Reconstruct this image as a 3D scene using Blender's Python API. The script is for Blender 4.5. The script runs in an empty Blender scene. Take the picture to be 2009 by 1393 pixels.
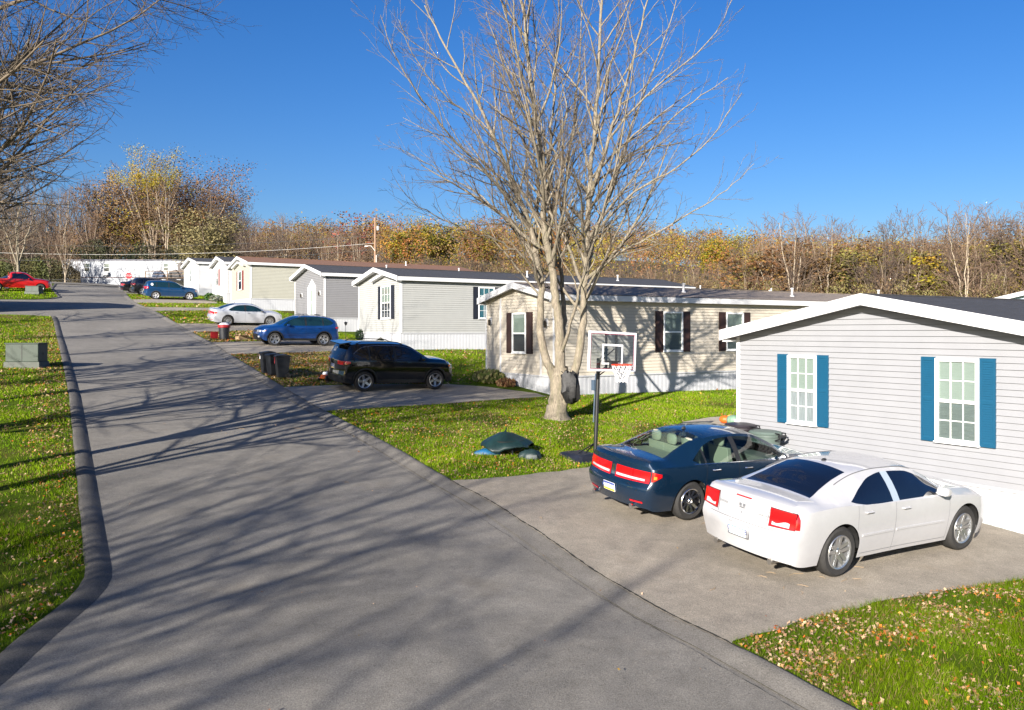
import bpy, math, random
import numpy as np
from mathutils import Matrix, Vector
# ------------------------------------------------------------------ camera, sky, sun, exposure
scene = bpy.context.scene
COL = scene.collection
cam_d = bpy.data.cameras.new('camera'); cam = bpy.data.objects.new('camera', cam_d); COL.objects.link(cam)
cam.location = (0, 0, 4.3); cam.rotation_euler = (math.radians(90), 0, 0)
cam_d.sensor_width = 36.0; cam_d.lens = 36.0 * 1640 / 2009; cam_d.shift_y = -46.5 / 2009
cam_d.clip_start = 0.1; cam_d.clip_end = 3000
scene.camera = cam
SUN_EL = math.radians(20.0); SUN_AZ = math.radians(27.0)      # light travels towards (sin az, cos az)
w = bpy.data.worlds.new("World"); scene.world = w; w.use_nodes = True
nt = w.node_tree; bg = nt.nodes['Background']; sky = nt.nodes.new('ShaderNodeTexSky')
sky.sky_type = 'NISHITA'; sky.sun_disc = False; sky.sun_elevation = SUN_EL; sky.sun_rotation = math.pi + SUN_AZ
sky.air_density = 1.0; sky.dust_density = 1.6; sky.ozone_density = 4.5
hs = nt.nodes.new('ShaderNodeHueSaturation'); hs.inputs['Saturation'].default_value = 1.26; hs.inputs['Hue'].default_value = .512
nt.links.new(sky.outputs[0], hs.inputs['Color']); nt.links.new(hs.outputs[0], bg.inputs[0]); bg.inputs[1].default_value = 0.064
sd = bpy.data.lights.new('sun', 'SUN'); sd.energy = 5.0; sd.angle = math.radians(0.5); sd.color = (1.0, 0.93, 0.84)
sun = bpy.data.objects.new('sun', sd); COL.objects.link(sun)
ld = Vector((math.sin(SUN_AZ) * math.cos(SUN_EL), math.cos(SUN_AZ) * math.cos(SUN_EL), -math.sin(SUN_EL)))
sun.rotation_euler = ld.to_track_quat('-Z', 'Y').to_euler(); sun.location = (-20, -30, 30)
scene.view_settings.view_transform = 'Standard'; scene.view_settings.look = 'None'
scene.view_settings.gamma = 1; scene.view_settings.use_curve_mapping = False; scene.view_settings.exposure = 1.30
scene.cycles.max_bounces = 6; scene.cycles.transparent_max_bounces = 12

# ------------------------------------------------------------------ the lie of the land: s along the street, t across it
U = np.array([-.5165, .8563]); V = np.array([.8563, .5165])
def pchip(xs, ys):
    xs = np.array(xs, float); ys = np.array(ys, float); h = np.diff(xs); d = np.diff(ys) / h
    m = np.zeros(len(xs)); m[0] = d[0]; m[-1] = d[-1]
    for i in range(1, len(xs) - 1):
        if d[i-1] * d[i] > 0:
            w1 = 2*h[i] + h[i-1]; w2 = h[i] + 2*h[i-1]; m[i] = (w1 + w2) / (w1/d[i-1] + w2/d[i])
    def f(x):
        x = np.clip(np.asarray(x, float), xs[0], xs[-1]); i = np.clip(np.searchsorted(xs, x) - 1, 0, len(xs) - 2)
        t = (x - xs[i]) / h[i]
        return ys[i]*(1+2*t)*(1-t)**2 + h[i]*m[i]*t*(1-t)**2 + ys[i+1]*t*t*(3-2*t) + h[i]*m[i+1]*t*t*(t-1)
    return f
def lin(xs, ys): return lambda x: np.interp(x, xs, ys)
PF = pchip([-60,-20,0,8.25,17,26.6,35,43.4,50,56.6,65,78,88,105,127,160,250,400],
           [-8.5,-5.7,-4.17,-3.52,-2.83,-2.1,-1.42,-.82,-.3,.35,1.35,2.6,3.5,4.95,6.7,8.6,10,10])
def xy(s, t): return s*U[0] + t*V[0], s*U[1] + t*V[1]
def st(X, Y): return X*U[0] + Y*U[1], X*V[0] + Y*V[1]
def sm(x, a, b):
    k = np.clip((np.asarray(x, float) - a) / (b - a), 0, 1); return k*k*(3-2*k)
def G(s, t):
    s = np.asarray(s, float); t = np.asarray(t, float); X, Y = xy(s, t)
    return 4.3 + PF(s) - .01*np.clip(t - 8, 0, 30) - .03*np.clip(t - 50, 0, 60) * (1 - sm(s, 60, 130)) + hill(X, Y)
def hill(X, Y):
    a = X / np.maximum(Y, 1)
    top = np.interp(a, [-.8, -.3, -.15, 0, .15, .27, .35, .6], [10, 13, 15.5, 15.5, 14.5, 11.5, 10, 10])
    return top * sm(Y, 150, 290) * (Y > 0)
def wp(s, t, h=0.0):
    X, Y = xy(s, t); return (float(X), float(Y), float(G(s, t)) + h)
UA = math.atan2(.8563, -.5165)      # heading of +s
VA = math.atan2(.5165, .8563)       # heading of +t (away from the street, to the right)
rng = np.random.default_rng(7); random.seed(7)

# ------------------------------------------------------------------ helpers
def link(o, parent=None):
    COL.objects.link(o)
    if parent is not None: o.parent = parent
    return o
def tag(o, label=None, cat=None, group=None, kind=None):
    if label: o['label'] = label
    if cat: o['category'] = cat
    if group: o['group'] = group
    if kind: o['kind'] = kind
    return o
def thing(name, loc, rz, label, cat, group=None):
    o = bpy.data.objects.new(name, None); o.location = loc; o.rotation_euler = (0, 0, rz); o.empty_display_size = .3
    COL.objects.link(o); return tag(o, label, cat, group)
def mesh_obj(name, verts, faces, mat, parent=None, smooth=False, angle=None, loc=None):
    me = bpy.data.meshes.new(name); me.from_pydata([tuple(map(float, v)) for v in verts], [], [tuple(f) for f in faces]); me.validate()
    return fin(name, me, mat, parent, smooth, angle, loc)
def fin(name, me, mat, parent=None, smooth=False, angle=None, loc=None):
    for m in (mat if isinstance(mat, (list, tuple)) else [mat]): me.materials.append(m)
    if smooth: me.shade_smooth()
    if smooth and angle: me.set_sharp_from_angle(angle=math.radians(angle))
    me.update(); o = bpy.data.objects.new(name, me)
    if loc is not None: o.location = loc
    return link(o, parent)
def np_mesh(name, verts, faces, cols=None):
    """verts Nx3, faces MxK (all the same K); cols: per-face rgb -> point/face colour attribute"""
    me = bpy.data.meshes.new(name); verts = np.asarray(verts, np.float32); faces = np.asarray(faces, np.int32)
    n, k = faces.shape
    me.vertices.add(len(verts)); me.vertices.foreach_set('co', verts.ravel())
    me.loops.add(n*k); me.loops.foreach_set('vertex_index', faces.ravel())
    me.polygons.add(n); me.polygons.foreach_set('loop_start', np.arange(0, n*k, k, dtype=np.int32))
    me.polygons.foreach_set('loop_total', np.full(n, k, np.int32))
    me.update(calc_edges=True)
    if cols is not None:
        a = me.color_attributes.new('Col', 'FLOAT_COLOR', 'CORNER')
        c = np.ones((n, k, 4), np.float32); c[:, :, :3] = np.asarray(cols, np.float32)[:, None, :]
        a.data.foreach_set('color', c.ravel())
    return me
class MB:
    """collects boxes, prisms, tubes, lathes; build() links them as ONE mesh object"""
    def __init__(s): s.v = []; s.f = []; s.m = []
    def add(s, vs, fs, mi=0):
        b = len(s.v); s.v += [tuple(map(float, p)) for p in vs]; s.f += [tuple(b + i for i in f) for f in fs]; s.m += [mi]*len(fs); return s
    def box(s, x0, x1, y0, y1, z0, z1, mi=0, M=None):
        vs = [(x, y, z) for z in (z0, z1) for y in (y0, y1) for x in (x0, x1)]
        if M is not None: vs = [tuple(M @ Vector(p)) for p in vs]
        return s.add(vs, [(0,2,3,1), (4,5,7,6), (0,1,5,4), (2,6,7,3), (0,4,6,2), (1,3,7,5)], mi)
    def tbox(s, c, a, b, z0, z1, mi=0):      # tapered: half sizes a (bottom) and b (top)
        vs = [(c[0]+sx*h[0], c[1]+sy*h[1], z) for z, h in ((z0, a), (z1, b)) for sx, sy in ((-1,-1), (1,-1), (1,1), (-1,1))]
        return s.add(vs, [(3,2,1,0), (4,5,6,7)] + [(i, (i+1) % 4, 4+(i+1) % 4, 4+i) for i in range(4)], mi)
    def quad(s, a, b, c, d, mi=0): return s.add([a, b, c, d], [(0, 1, 2, 3)], mi)
    def tube(s, pts, r, n=8, mi=0, cap=True):
        pts = [Vector(p) for p in pts]; rs = r if isinstance(r, (list, tuple)) else [r]*len(pts); vs = []; fs = []
        up = Vector((0, 0, 1))
        for i, p in enumerate(pts):
            d = (pts[min(i+1, len(pts)-1)] - pts[max(i-1, 0)]).normalized()
            a = d.cross(up); a = d.cross(Vector((1, 0, 0))) if a.length < .05 else a
            a.normalize(); b = d.cross(a)
            vs += [tuple(p + (a*math.cos(2*math.pi*k/n) + b*math.sin(2*math.pi*k/n))*rs[i]) for k in range(n)]
        for i in range(len(pts)-1):
            fs += [(i*n+k, i*n+(k+1) % n, (i+1)*n+(k+1) % n, (i+1)*n+k) for k in range(n)]
        if cap: fs += [tuple(range(n-1, -1, -1)), tuple(range((len(pts)-1)*n, len(pts)*n))]
        return s.add(vs, fs, mi)
    def lathe(s, prof, n=24, c=(0, 0, 0), axis='z', mi=0, sx=1, sy=1):
        vs = []; fs = []
        for r, h in prof:
            for k in range(n):
                a = 2*math.pi*k/n; x, y = r*math.cos(a)*sx, r*math.sin(a)*sy
                vs.append((c[0]+x, c[1]+y, c[2]+h) if axis == 'z' else (c[0]+x, c[1]+h, c[2]+y))
        for i in range(len(prof)-1): fs += [(i*n+k, i*n+(k+1) % n, (i+1)*n+(k+1) % n, (i+1)*n+k) for k in range(n)]
        return s.add(vs, fs, mi)
    def prism(s, poly, y0, y1, mi=0, ax='y'):  # polygon in xz extruded along y (or 'x': polygon in yz along x)
        n = len(poly); P = (lambda p, d: (p[0], d, p[1])) if ax == 'y' else ((lambda p, d: (d, p[0], p[1])) if ax == 'x' else (lambda p, d: (p[0], p[1], d)))
        vs = [P(p, y0) for p in poly] + [P(p, y1) for p in poly]
        return s.add(vs, [tuple(range(n)), tuple(range(2*n-1, n-1, -1))] + [(i, n+i, n+(i+1) % n, (i+1) % n) for i in range(n)], mi)
    def build(s, name, mat, parent=None, smooth=False, angle=35, bevel=0, loc=None):
        me = bpy.data.meshes.new(name); me.from_pydata(s.v, [], s.f)
        me.polygons.foreach_set('material_index', s.m)
        import bmesh
        bm = bmesh.new(); bm.from_mesh(me); bmesh.ops.recalc_face_normals(bm, faces=bm.faces); bm.to_mesh(me); bm.free()
        o = fin(name, me, mat, parent, smooth, angle, loc)
        if bevel:
            md = o.modifiers.new('bevel', 'BEVEL'); md.width = bevel; md.segments = 2; md.limit_method = 'ANGLE'
        return o
def copy_tree(o, parent=None):
    c = o.copy(); COL.objects.link(c)
    if parent is not None: c.parent = parent
    for ch in list(o.children): copy_tree(ch, c)
    return c

# ------------------------------------------------------------------ materials
MATS = {}
def mat(name, color, rough=.6, metal=0.0, var=0.0, vscale=5.0, bump=0.0, bscale=40.0, coat=0.0, spec=.5, stretch=None, attr=False, dirt=None):
    if name in MATS: return MATS[name]
    m = bpy.data.materials.new(name); m.use_nodes = True; t = m.node_tree; N = t.nodes; Lk = t.links; b = N['Principled BSDF']
    b.inputs['Roughness'].default_value = rough; b.inputs['Metallic'].default_value = metal
    b.inputs['Base Color'].default_value = (*color, 1); b.inputs['Coat Weight'].default_value = coat
    b.inputs['Coat Roughness'].default_value = .03; b.inputs['Specular IOR Level'].default_value = spec
    tc = N.new('ShaderNodeTexCoord'); mp = N.new('ShaderNodeMapping'); Lk.new(tc.outputs['Object'], mp.inputs[0])
    if stretch: mp.inputs['Scale'].default_value = stretch
    src = None
    if attr:
        at = N.new('ShaderNodeVertexColor'); at.layer_name = 'Col'; src = at.outputs[0]
    if var:
        n = N.new('ShaderNodeTexNoise'); n.inputs['Scale'].default_value = vscale; n.inputs['Detail'].default_value = 8; n.inputs['Roughness'].default_value = .65
        Lk.new(mp.outputs[0], n.inputs[0])
        r = N.new('ShaderNodeMapRange'); r.inputs[1].default_value = .3; r.inputs[2].default_value = .7; r.inputs[3].default_value = 1-var; r.inputs[4].default_value = 1+var
        Lk.new(n.outputs[0], r.inputs[0])
        x = N.new('ShaderNodeVectorMath'); x.operation = 'SCALE'
        if src: Lk.new(src, x.inputs[0])
        else: x.inputs[0].default_value = color
        Lk.new(r.outputs[0], x.inputs['Scale']); src = x.outputs[0]
    if dirt:   # (colour, scale, amount): blotches of a second colour
        n = N.new('ShaderNodeTexNoise'); n.inputs['Scale'].default_value = dirt[1]; n.inputs['Detail'].default_value = 6
        Lk.new(mp.outputs[0], n.inputs[0])
        r = N.new('ShaderNodeMapRange'); r.inputs[1].default_value = .5; r.inputs[2].default_value = .68; r.inputs[4].default_value = dirt[2]
        Lk.new(n.outputs[0], r.inputs[0])
        x = N.new('ShaderNodeMix'); x.data_type = 'RGBA'; Lk.new(r.outputs[0], x.inputs[0])
        if src: Lk.new(src, x.inputs[6])
        else: x.inputs[6].default_value = (*color, 1)
        x.inputs[7].default_value = (*dirt[0], 1); src = x.outputs[2]
    if src: Lk.new(src, b.inputs['Base Color'])
    if bump:
        n = N.new('ShaderNodeTexNoise'); n.inputs['Scale'].default_value = bscale; n.inputs['Detail'].default_value = 6
        Lk.new(mp.outputs[0], n.inputs[0])
        u = N.new('ShaderNodeBump'); u.inputs['Strength'].default_value = bump; u.inputs['Distance'].default_value = .02
        Lk.new(n.outputs[0], u.inputs['Height']); Lk.new(u.outputs[0], b.inputs['Normal'])
    MATS[name] = m; return m
def glass_mat(name, tint, clear=.75):
    m = bpy.data.materials.new(name); m.use_nodes = True; t = m.node_tree; N = t.nodes; t.nodes.remove(N['Principled BSDF'])
    tr = N.new('ShaderNodeBsdfTransparent'); tr.inputs[0].default_value = (*tint, 1)
    gl = N.new('ShaderNodeBsdfGlossy'); gl.inputs['Roughness'].default_value = .02
    lw = N.new('ShaderNodeLayerWeight'); lw.inputs[0].default_value = .5; pw = N.new('ShaderNodeMath'); pw.operation = 'POWER'; pw.inputs[1].default_value = 4; t.links.new(lw.outputs['Facing'], pw.inputs[0]); fr = N.new('ShaderNodeMath'); fr.operation = 'MULTIPLY_ADD'; fr.inputs[1].default_value = .8; fr.inputs[2].default_value = .045; t.links.new(pw.outputs[0], fr.inputs[0]); mx = N.new('ShaderNodeMixShader')
    t.links.new(fr.outputs[0], mx.inputs[0]); t.links.new(tr.outputs[0], mx.inputs[1]); t.links.new(gl.outputs[0], mx.inputs[2])
    t.links.new(mx.outputs[0], N['Material Output'].inputs[0]); return m
WHITE = mat('white_trim', (.62, .62, .62), .45)
BLACKP = mat('black_plastic', (.012, .013, .014), .45)
RUBBER = mat('tyre_rubber', (.022, .021, .02), .8, var=.25, vscale=20)
CHROME = mat('chrome', (.75, .75, .76), .12, metal=1)
ALLOY = mat('alloy', (.55, .56, .57), .28, metal=.9)
DARK = mat('dark_cavity', (.008, .008, .008), .8)
REDL = mat('red_lens', (.50, .004, .007), .12, coat=.6)
CLEARL = mat('clear_lens', (.42, .43, .45), .15, coat=.6)
AMBER = mat('amber_lens', (.8, .2, .02), .2, coat=.5)
def text_obj(txt, size, M, material, parent, name='lettering', depth=.001, align='CENTER', sx=1.0):
    c = bpy.data.curves.new('t', 'FONT'); c.body = txt; c.size = size; c.extrude = depth; c.align_x = align; c.align_y = 'CENTER'
    o = bpy.data.objects.new('t', c); COL.objects.link(o)
    dg = bpy.context.evaluated_depsgraph_get(); me = bpy.data.meshes.new_from_object(o.evaluated_get(dg))
    bpy.data.objects.remove(o); bpy.data.curves.remove(c)
    me.transform(M @ Matrix.Diagonal((sx, 1, 1, 1))); me.materials.clear(); me.name = name
    return fin(name, me, material, parent)
def frame_M(o, xdir, ydir):
    x = Vector(xdir).normalized(); y = Vector(ydir).normalized(); z = x.cross(y)
    return Matrix(((x.x, y.x, z.x, o[0]), (x.y, y.y, z.y, o[1]), (x.z, y.z, z.z, o[2]), (0, 0, 0, 1)))
# ------------------------------------------------------------------ ground, street, kerbs, drives
TC = pchip([-30,0,5.4,7,8,9.3,11.4,13.3,14.7,18.5,23.3,28,38.85,45.6,57.5,66,74,80,92,101,108,113],
           [6.6,7.0,7.11,7.1,7.02,7.08,7.34,7.5,7.52,7.71,7.82,8.03,8.66,9.2,9.4,9.2,9.0,9.3,10.1,10.8,11.4,12])
TL = lin([-40,4,7,9.48,10.41,11.1,11.52,12.0,12.38,15.6,20.6,28,44.7,59,61.2,61.6,62.2,62.8,63.2,75.8,76.3,76.9,77.4,78.5,81,87.8,98.9,115],
         [-12,-4,-1.6,-.06,.4,.78,1.0,1.14,1.18,1.32,1.54,1.86,2.37,2.72,2.7,2.2,.5,-6,-45,-45,-8,0,2.0,3.2,4.0,4.0,4.1,5.2])
DRIVES = {'102': [(6.87,6.4),(6.97,8.62),(6.95,10.13),(6.62,12.76),(6.3,15.2),(14.7,15.2),(18.0,19.8),(19.3,19.8),(19.25,18.8),(18.6,17.0),(17.6,15.3),(15.9,12.9),(14.75,10.8),(14.6,8.8),(14.8,6.4)],
 '104': [(23.21,6.9),(23.74,11.6),(24.3,15.0),(24.45,16.2),(25.2,16.25),(27.2,15.2),(28.07,14.1),(28.6,10.8),(28.3,6.9)],
 '106': [(38.85,7.5),(40.67,14.3),(41.2,17.6),(48.3,17.6),(47.9,16.5),(46.0,9.4),(45.6,7.5)],
 '108': [(51.6,8.2),(53.4,13.0),(53.6,17.2),(58.2,17.6),(57.9,12.7),(57.4,8.2)],
 '110': [(65.68,8.9),(67.16,12.9),(67.6,16.2),(70.6,16.2),(70.2,12.9),(69.5,8.8)],
 '112': [(74.2,8.6),(76.9,15.9),(83.0,16.9),(81,12.0),(79.1,8.8)],
 '114': [(89.1,9.7),(90.25,11.7),(90.8,16.0),(97,16.0),(97.4,12.4),(95.9,10.2)]}
DR_S = {'102': (6.9,14.7), '104': (23.2,28.3), '106': (38.85,45.7), '108': (51.7,57.4), '110': (65.7,69.5), '112': (74.2,79.1), '114': (89.1,95.9)}
def kerbk(s):
    k = np.ones_like(np.asarray(s, float))
    for a, b in DR_S.values(): k = np.minimum(k, 1 - (sm(s, a-.35, a+.1) * (1 - sm(s, b-.1, b+.35))))
    return k
def inpoly(poly, x, y):
    x = np.asarray(x); y = np.asarray(y); ins = np.zeros(x.shape, bool); n = len(poly)
    for i in range(n):
        (x1, y1), (x2, y2) = poly[i], poly[(i+1) % n]
        c = (y1 > y) != (y2 > y); ins ^= c & (x < (x2-x1)*(y-y1)/((y2-y1) + 1e-12) + x1)
    return ins
SS = np.unique(np.concatenate([np.arange(-30, 5, 1.5), np.arange(4, 60, .35), np.arange(60, 80, .3), np.arange(80, 114, .8), [a+d for a, b in DR_S.values() for d in (-.35, 0, .1)], [b+d for a, b in DR_S.values() for d in (-.1, 0, .35)]]))
def strip(cols, z, S):      # cols: list of t arrays (per s), z: list of z arrays
    n = len(S); vs = []
    for t, h in zip(cols, z):
        X, Y = xy(S, t); vs.append(np.stack([X, Y, h], 1))
    k = len(cols); V_ = np.stack(vs, 1).reshape(-1, 3)
    i = np.arange(n-1)[:, None]*k + np.arange(k-1)[None, :]
    F_ = np.stack([i, i+1, i+k+1, i+k], -1).reshape(-1, 4); return V_, F_
def grass_mat(name, base, dry):
    m = mat(name, base, .9, spec=.05, var=.35, vscale=3.0, bump=.6, bscale=60, dirt=(dry, .45, .75)); return m
M_LAWN = grass_mat('lawn_turf', (.060, .095, .006), (.12, .08, .03))
M_ASPH = bpy.data.materials.new('asphalt'); 
def asphalt(name, base, dark):
    m = bpy.data.materials.new(name); m.use_nodes = True; N = m.node_tree.nodes; L_ = m.node_tree.links; b = N['Principled BSDF']; b.inputs['Roughness'].default_value = .88
    b.inputs['Specular IOR Level'].default_value = .3
    tc = N.new('ShaderNodeTexCoord')
    def noise(sc, de=6, ro=.6):
        n = N.new('ShaderNodeTexNoise'); n.inputs['Scale'].default_value = sc; n.inputs['Detail'].default_value = de; n.inputs['Roughness'].default_value = ro; L_.new(tc.outputs['Object'], n.inputs[0]); return n.outputs[0]
    def rngn(src, a, b_, c, d):
        r = N.new('ShaderNodeMapRange'); r.inputs[1].default_value = a; r.inputs[2].default_value = b_; r.inputs[3].default_value = c; r.inputs[4].default_value = d; L_.new(src, r.inputs[0]); return r.outputs[0]
    def mul(a, b_):
        x = N.new('ShaderNodeMath'); x.operation = 'MULTIPLY'; L_.new(a, x.inputs[0]); L_.new(b_, x.inputs[1]); return x.outputs[0]
    big = rngn(noise(.45, 5, .7), .35, .65, .80, 1.14); mid = rngn(noise(3.0, 9, .8), .3, .7, .80, 1.18); fine = rngn(noise(60, 5, .85), .32, .68, .45, 1.55)
    k = mul(mul(big, mid), fine)
    x = N.new('ShaderNodeVectorMath'); x.operation = 'SCALE'; x.inputs[0].default_value = base; L_.new(k, x.inputs['Scale'])
    # tan stone chips worn into the surface
    vo = N.new('ShaderNodeTexVoronoi'); vo.inputs['Scale'].default_value = 26; L_.new(tc.outputs['Object'], vo.inputs[0])
    ch = rngn(vo.outputs['Distance'], .08, .16, .55, 0.0); mx = N.new('ShaderNodeMix'); mx.data_type = 'RGBA'; L_.new(ch, mx.inputs[0]); L_.new(x.outputs[0], mx.inputs[6]); mx.inputs[7].default_value = (*dark, 1)
    bl = rngn(noise(.9, 7, .7), .56, .72, 0, .45); m2 = N.new('ShaderNodeMix'); m2.data_type = 'RGBA'; L_.new(bl, m2.inputs[0]); L_.new(mx.outputs[2], m2.inputs[6]); m2.inputs[7].default_value = (base[0]*.55, base[1]*.50, base[2]*.42, 1)
    L_.new(m2.outputs[2], b.inputs['Base Color'])
    u = N.new('ShaderNodeBump'); u.inputs['Strength'].default_value = .9; u.inputs['Distance'].default_value = .012; L_.new(noise(38, 8, .85), u.inputs['Height']); L_.new(u.outputs[0], b.inputs['Normal'])
    return m
M_ASPH = asphalt('asphalt', (.195, .181, .157), (.30, .28, .24)); M_DRIVE = asphalt('drive_asphalt', (.295, .258, .205), (.36, .32, .26)); M_KERB = asphalt('kerb_asphalt', (.105, .098, .088), (.2, .19, .17))
M_KERB2 = asphalt('apron_asphalt', (.165, .153, .134), (.28, .26, .22)); M_CRACK = mat('crack_dirt', (.02, .018, .014), .95)

KR = kerbk(SS); tl = TL(SS); tc_ = TC(SS); R = tc_ - .36
one = np.ones_like(SS)
ex_l = [-220, -150, -100, -70, -50, -35, -25, -18, -12, -8, -5, -3, -1.5, -.6]
cols = [tl - .29 + e for e in ex_l] + [tl - .29, tl - .24, R + .3, tc_ - .07, tc_ - .01] + [tc_ + e for e in (.6, 1.5, 3, 5, 8, 11, 15, 20, 26, 33, 41, 50, 62, 76, 92, 110)]
zs = []
for i, c in enumerate(cols):
    h = .055 if (i < 15 or i > 17) else -.2
    if i == 17: h = -.2
    zs.append(G(SS, c) + h - (.0 if i not in (15, 16) else 0))
Vg, Fg = strip(cols, zs, SS)
me = np_mesh('ground', Vg, Fg); o = fin('ground', me, M_LAWN, smooth=True, angle=40); tag(o, kind='structure')
# the land beyond the street, out to the horizon
def land(name, xs, ys, keep, material, dz=0.0):
    Xg, Yg = np.meshgrid(xs, ys); s, t = st(Xg, Yg); Z = G(s, t) + dz; n, k = Xg.shape
    Vv = np.stack([Xg, Yg, Z], -1).reshape(-1, 3); i = (np.arange(n-1)[:, None]*k + np.arange(k-1)[None, :])
    F_ = np.stack([i, i+1, i+k+1, i+k], -1).reshape(-1, 4); cs = Vv[F_].mean(1); s_, t_ = st(cs[:, 0], cs[:, 1])
    F_ = F_[keep(s_, t_, cs)]; return fin(name, np_mesh(name, Vv, F_), material, smooth=True)
M_FAR = mat('woodland_floor', (.075, .062, .028), .95, var=.4, vscale=.2)
o = land('terrain', np.concatenate([np.arange(-900, -200, 50), np.arange(-200, 320, 8), np.arange(320, 1000, 50)]), np.concatenate([np.arange(-60, 420, 8), np.arange(420, 1500, 60)]),
         lambda s, t, c: (s > 104) | (s < -24) | (t > 100) | (t < -190), M_FAR, -.35); tag(o, kind='structure')
S2 = SS
nR = 14; colsR = [TL(S2) - .30 + (R + .30 - TL(S2)) * k / nR for k in range(nR+1)]
Vr, Fr = strip(colsR, [G(S2, c) + .012*np.sin(np.pi*k/nR) for k, c in enumerate(colsR)], S2)
tag(fin('road', np_mesh('road', Vr, Fr), M_ASPH, smooth=True), kind='structure')
mL = np.clip((tl + 40) / 30, 0, 1)     # no kerb across the side street mouth
prof = [(0.02, .006), (-.04, .04), (-.10, .078), (-.17, .098), (-.24, .098), (-.30, .085), (-.345, -.02)]
wv = .006*np.sin(SS*2.3) + .005*np.sin(SS*5.1+1)
Vk, Fk = strip([tl + a + wv*(a < -.01) for a, h in prof][::-1], [G(SS, tl+a) + h*.78 for a, h in prof][::-1], SS)
sel = (SS < 61.5)[:-1] | (SS > 78.4)[:-1]; Fk = Fk.reshape(len(SS)-1, -1, 4)[sel].reshape(-1, 4)
Fa = Fk.reshape(-1, 6, 4); cut = (SS[:-1][sel] < 70).sum()
for nm, part in (('kerb', Fa[:cut]), ('kerb', Fa[cut:])):
    tag(fin(nm, np_mesh(nm, Vk, part.reshape(-1, 4)), M_KERB, smooth=True), kind='structure')
prof = [(-.02, .016, .016), (.08, .035, .024), (.16, .060, .034), (.24, .080, .046), (.31, .082, .056), (.36, .070, .060), (.39, -.03, .05)]
Vk, Fk = strip([R + a + wv*(a > .03) for a, h, g in prof], [G(SS, R+a) + (h*KR + g*(1-KR)) for a, h, g in prof], SS)
tag(fin('kerb', np_mesh('kerb', Vk, Fk), M_KERB2, smooth=True), kind='structure')
def poly_sheet(name, poly, dz, material, step=.5):
    P_ = np.array(poly); s0, t0 = P_.min(0); s1, t1 = P_.max(0); import bmesh
    bm = bmesh.new(); vs = [bm.verts.new((a, b, 0)) for a, b in poly]; bm.faces.new(vs)
    for a in np.arange(math.floor(s0), s1, step): bmesh.ops.bisect_plane(bm, geom=bm.verts[:]+bm.edges[:]+bm.faces[:], plane_co=(a, 0, 0), plane_no=(1, 0, 0))
    for b in np.arange(math.floor(t0), t1, step): bmesh.ops.bisect_plane(bm, geom=bm.verts[:]+bm.edges[:]+bm.faces[:], plane_co=(0, b, 0), plane_no=(0, 1, 0))
    for v in bm.verts:
        s, t = v.co.x, v.co.y; X, Y = xy(s, t); v.co = (X, Y, float(G(s, t)) + dz)
    bmesh.ops.recalc_face_normals(bm, faces=bm.faces)
    if bm.faces and sum(f.normal.z for f in bm.faces) < 0: bmesh.ops.reverse_faces(bm, faces=bm.faces[:])
    me = bpy.data.meshes.new(name); bm.to_mesh(me); bm.free(); return fin(name, me, material, smooth=True)
def rough_poly(poly, amp=.05, step=.35, seed=0):
    r = random.Random(seed); out = []
    for i, a in enumerate(poly):
        b = poly[(i+1) % len(poly)]; n = max(1, int(math.dist(a, b) / step))
        for k in range(n):
            f = k/n; j = 0 if k == 0 else amp; out.append((a[0]+(b[0]-a[0])*f + r.uniform(-j, j), a[1]+(b[1]-a[1])*f + r.uniform(-j, j)))
    return out
for k, p in DRIVES.items():
    q = [(a, max(b, float(TC(a)) - .05)) for a, b in rough_poly(p, .05, .35, int(k))]
    tag(poly_sheet('driveway', q, .068, M_DRIVE, 1.0), kind='structure')
M_CONC = mat('pale_concrete', (.36, .32, .25), .9, var=.15, vscale=4, bump=.2)
tag(poly_sheet('concrete_pad', [(17.6,16.3),(18.8,17.3),(19.25,18.9),(19.2,20.4),(16.2,20.4),(14.9,19.0),(14.75,16.3)], .074, M_CONC, 1.0), kind='structure')
st_far = [(104.5,60),(106,20),(108,11.5),(112,6),(118,-4),(122,-20),(124,-60),(131,-60),(129,-18),(125,-2),(120.6,7.5),(114,13),(112.5,22),(111,60)]
tag(poly_sheet('cross_street', st_far, .08, M_ASPH, 4.0), kind='structure')
# dark open joint between kerb apron and drives
def ribbon(name, pts, width, dz, material, seed=1, jit=.012, parent=None, fade=True):
    r = random.Random(seed); L = []
    for (a, b), (c, d) in zip(pts[:-1], pts[1:]):
        n = max(1, int(math.dist((a, b), (c, d)) / .06)); L += [(a+(c-a)*k/n, b+(d-b)*k/n) for k in range(n)]
    L.append(pts[-1]); vs = []; fs = []; j = 0.0
    for i, (s, t) in enumerate(L):
        j = j*.8 + r.uniform(-1, 1)*jit*.6; wd = width*(.35 + 1.1*r.random())
        for e in (-wd/2, wd/2):
            X, Y = xy(s, t + j + e); vs.append((X, Y, float(G(s, t)) + dz))
        if i: fs.append((2*i-2, 2*i-1, 2*i+1, 2*i))
    return mesh_obj(name, vs, fs, material, parent)
def jline(a, b, n=16, off=-.0): return [(s, float(TC(s)) + off) for s in np.linspace(a, b, n)]
for nm, (a, b), w_, h in (('102', (6.6, 15.0), .03, .071), ('104', (23.3, 28.3), .022, .071), ('106', (39, 45.6), .03, .071), ('108', (51.8, 57.3), .03, .071), ('112', (74.3, 79), .03, .071)):
    tag(ribbon('pavement_crack', jline(a, b, 24, -.03), w_, h, M_CRACK, seed=int(nm)), kind='structure')
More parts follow.
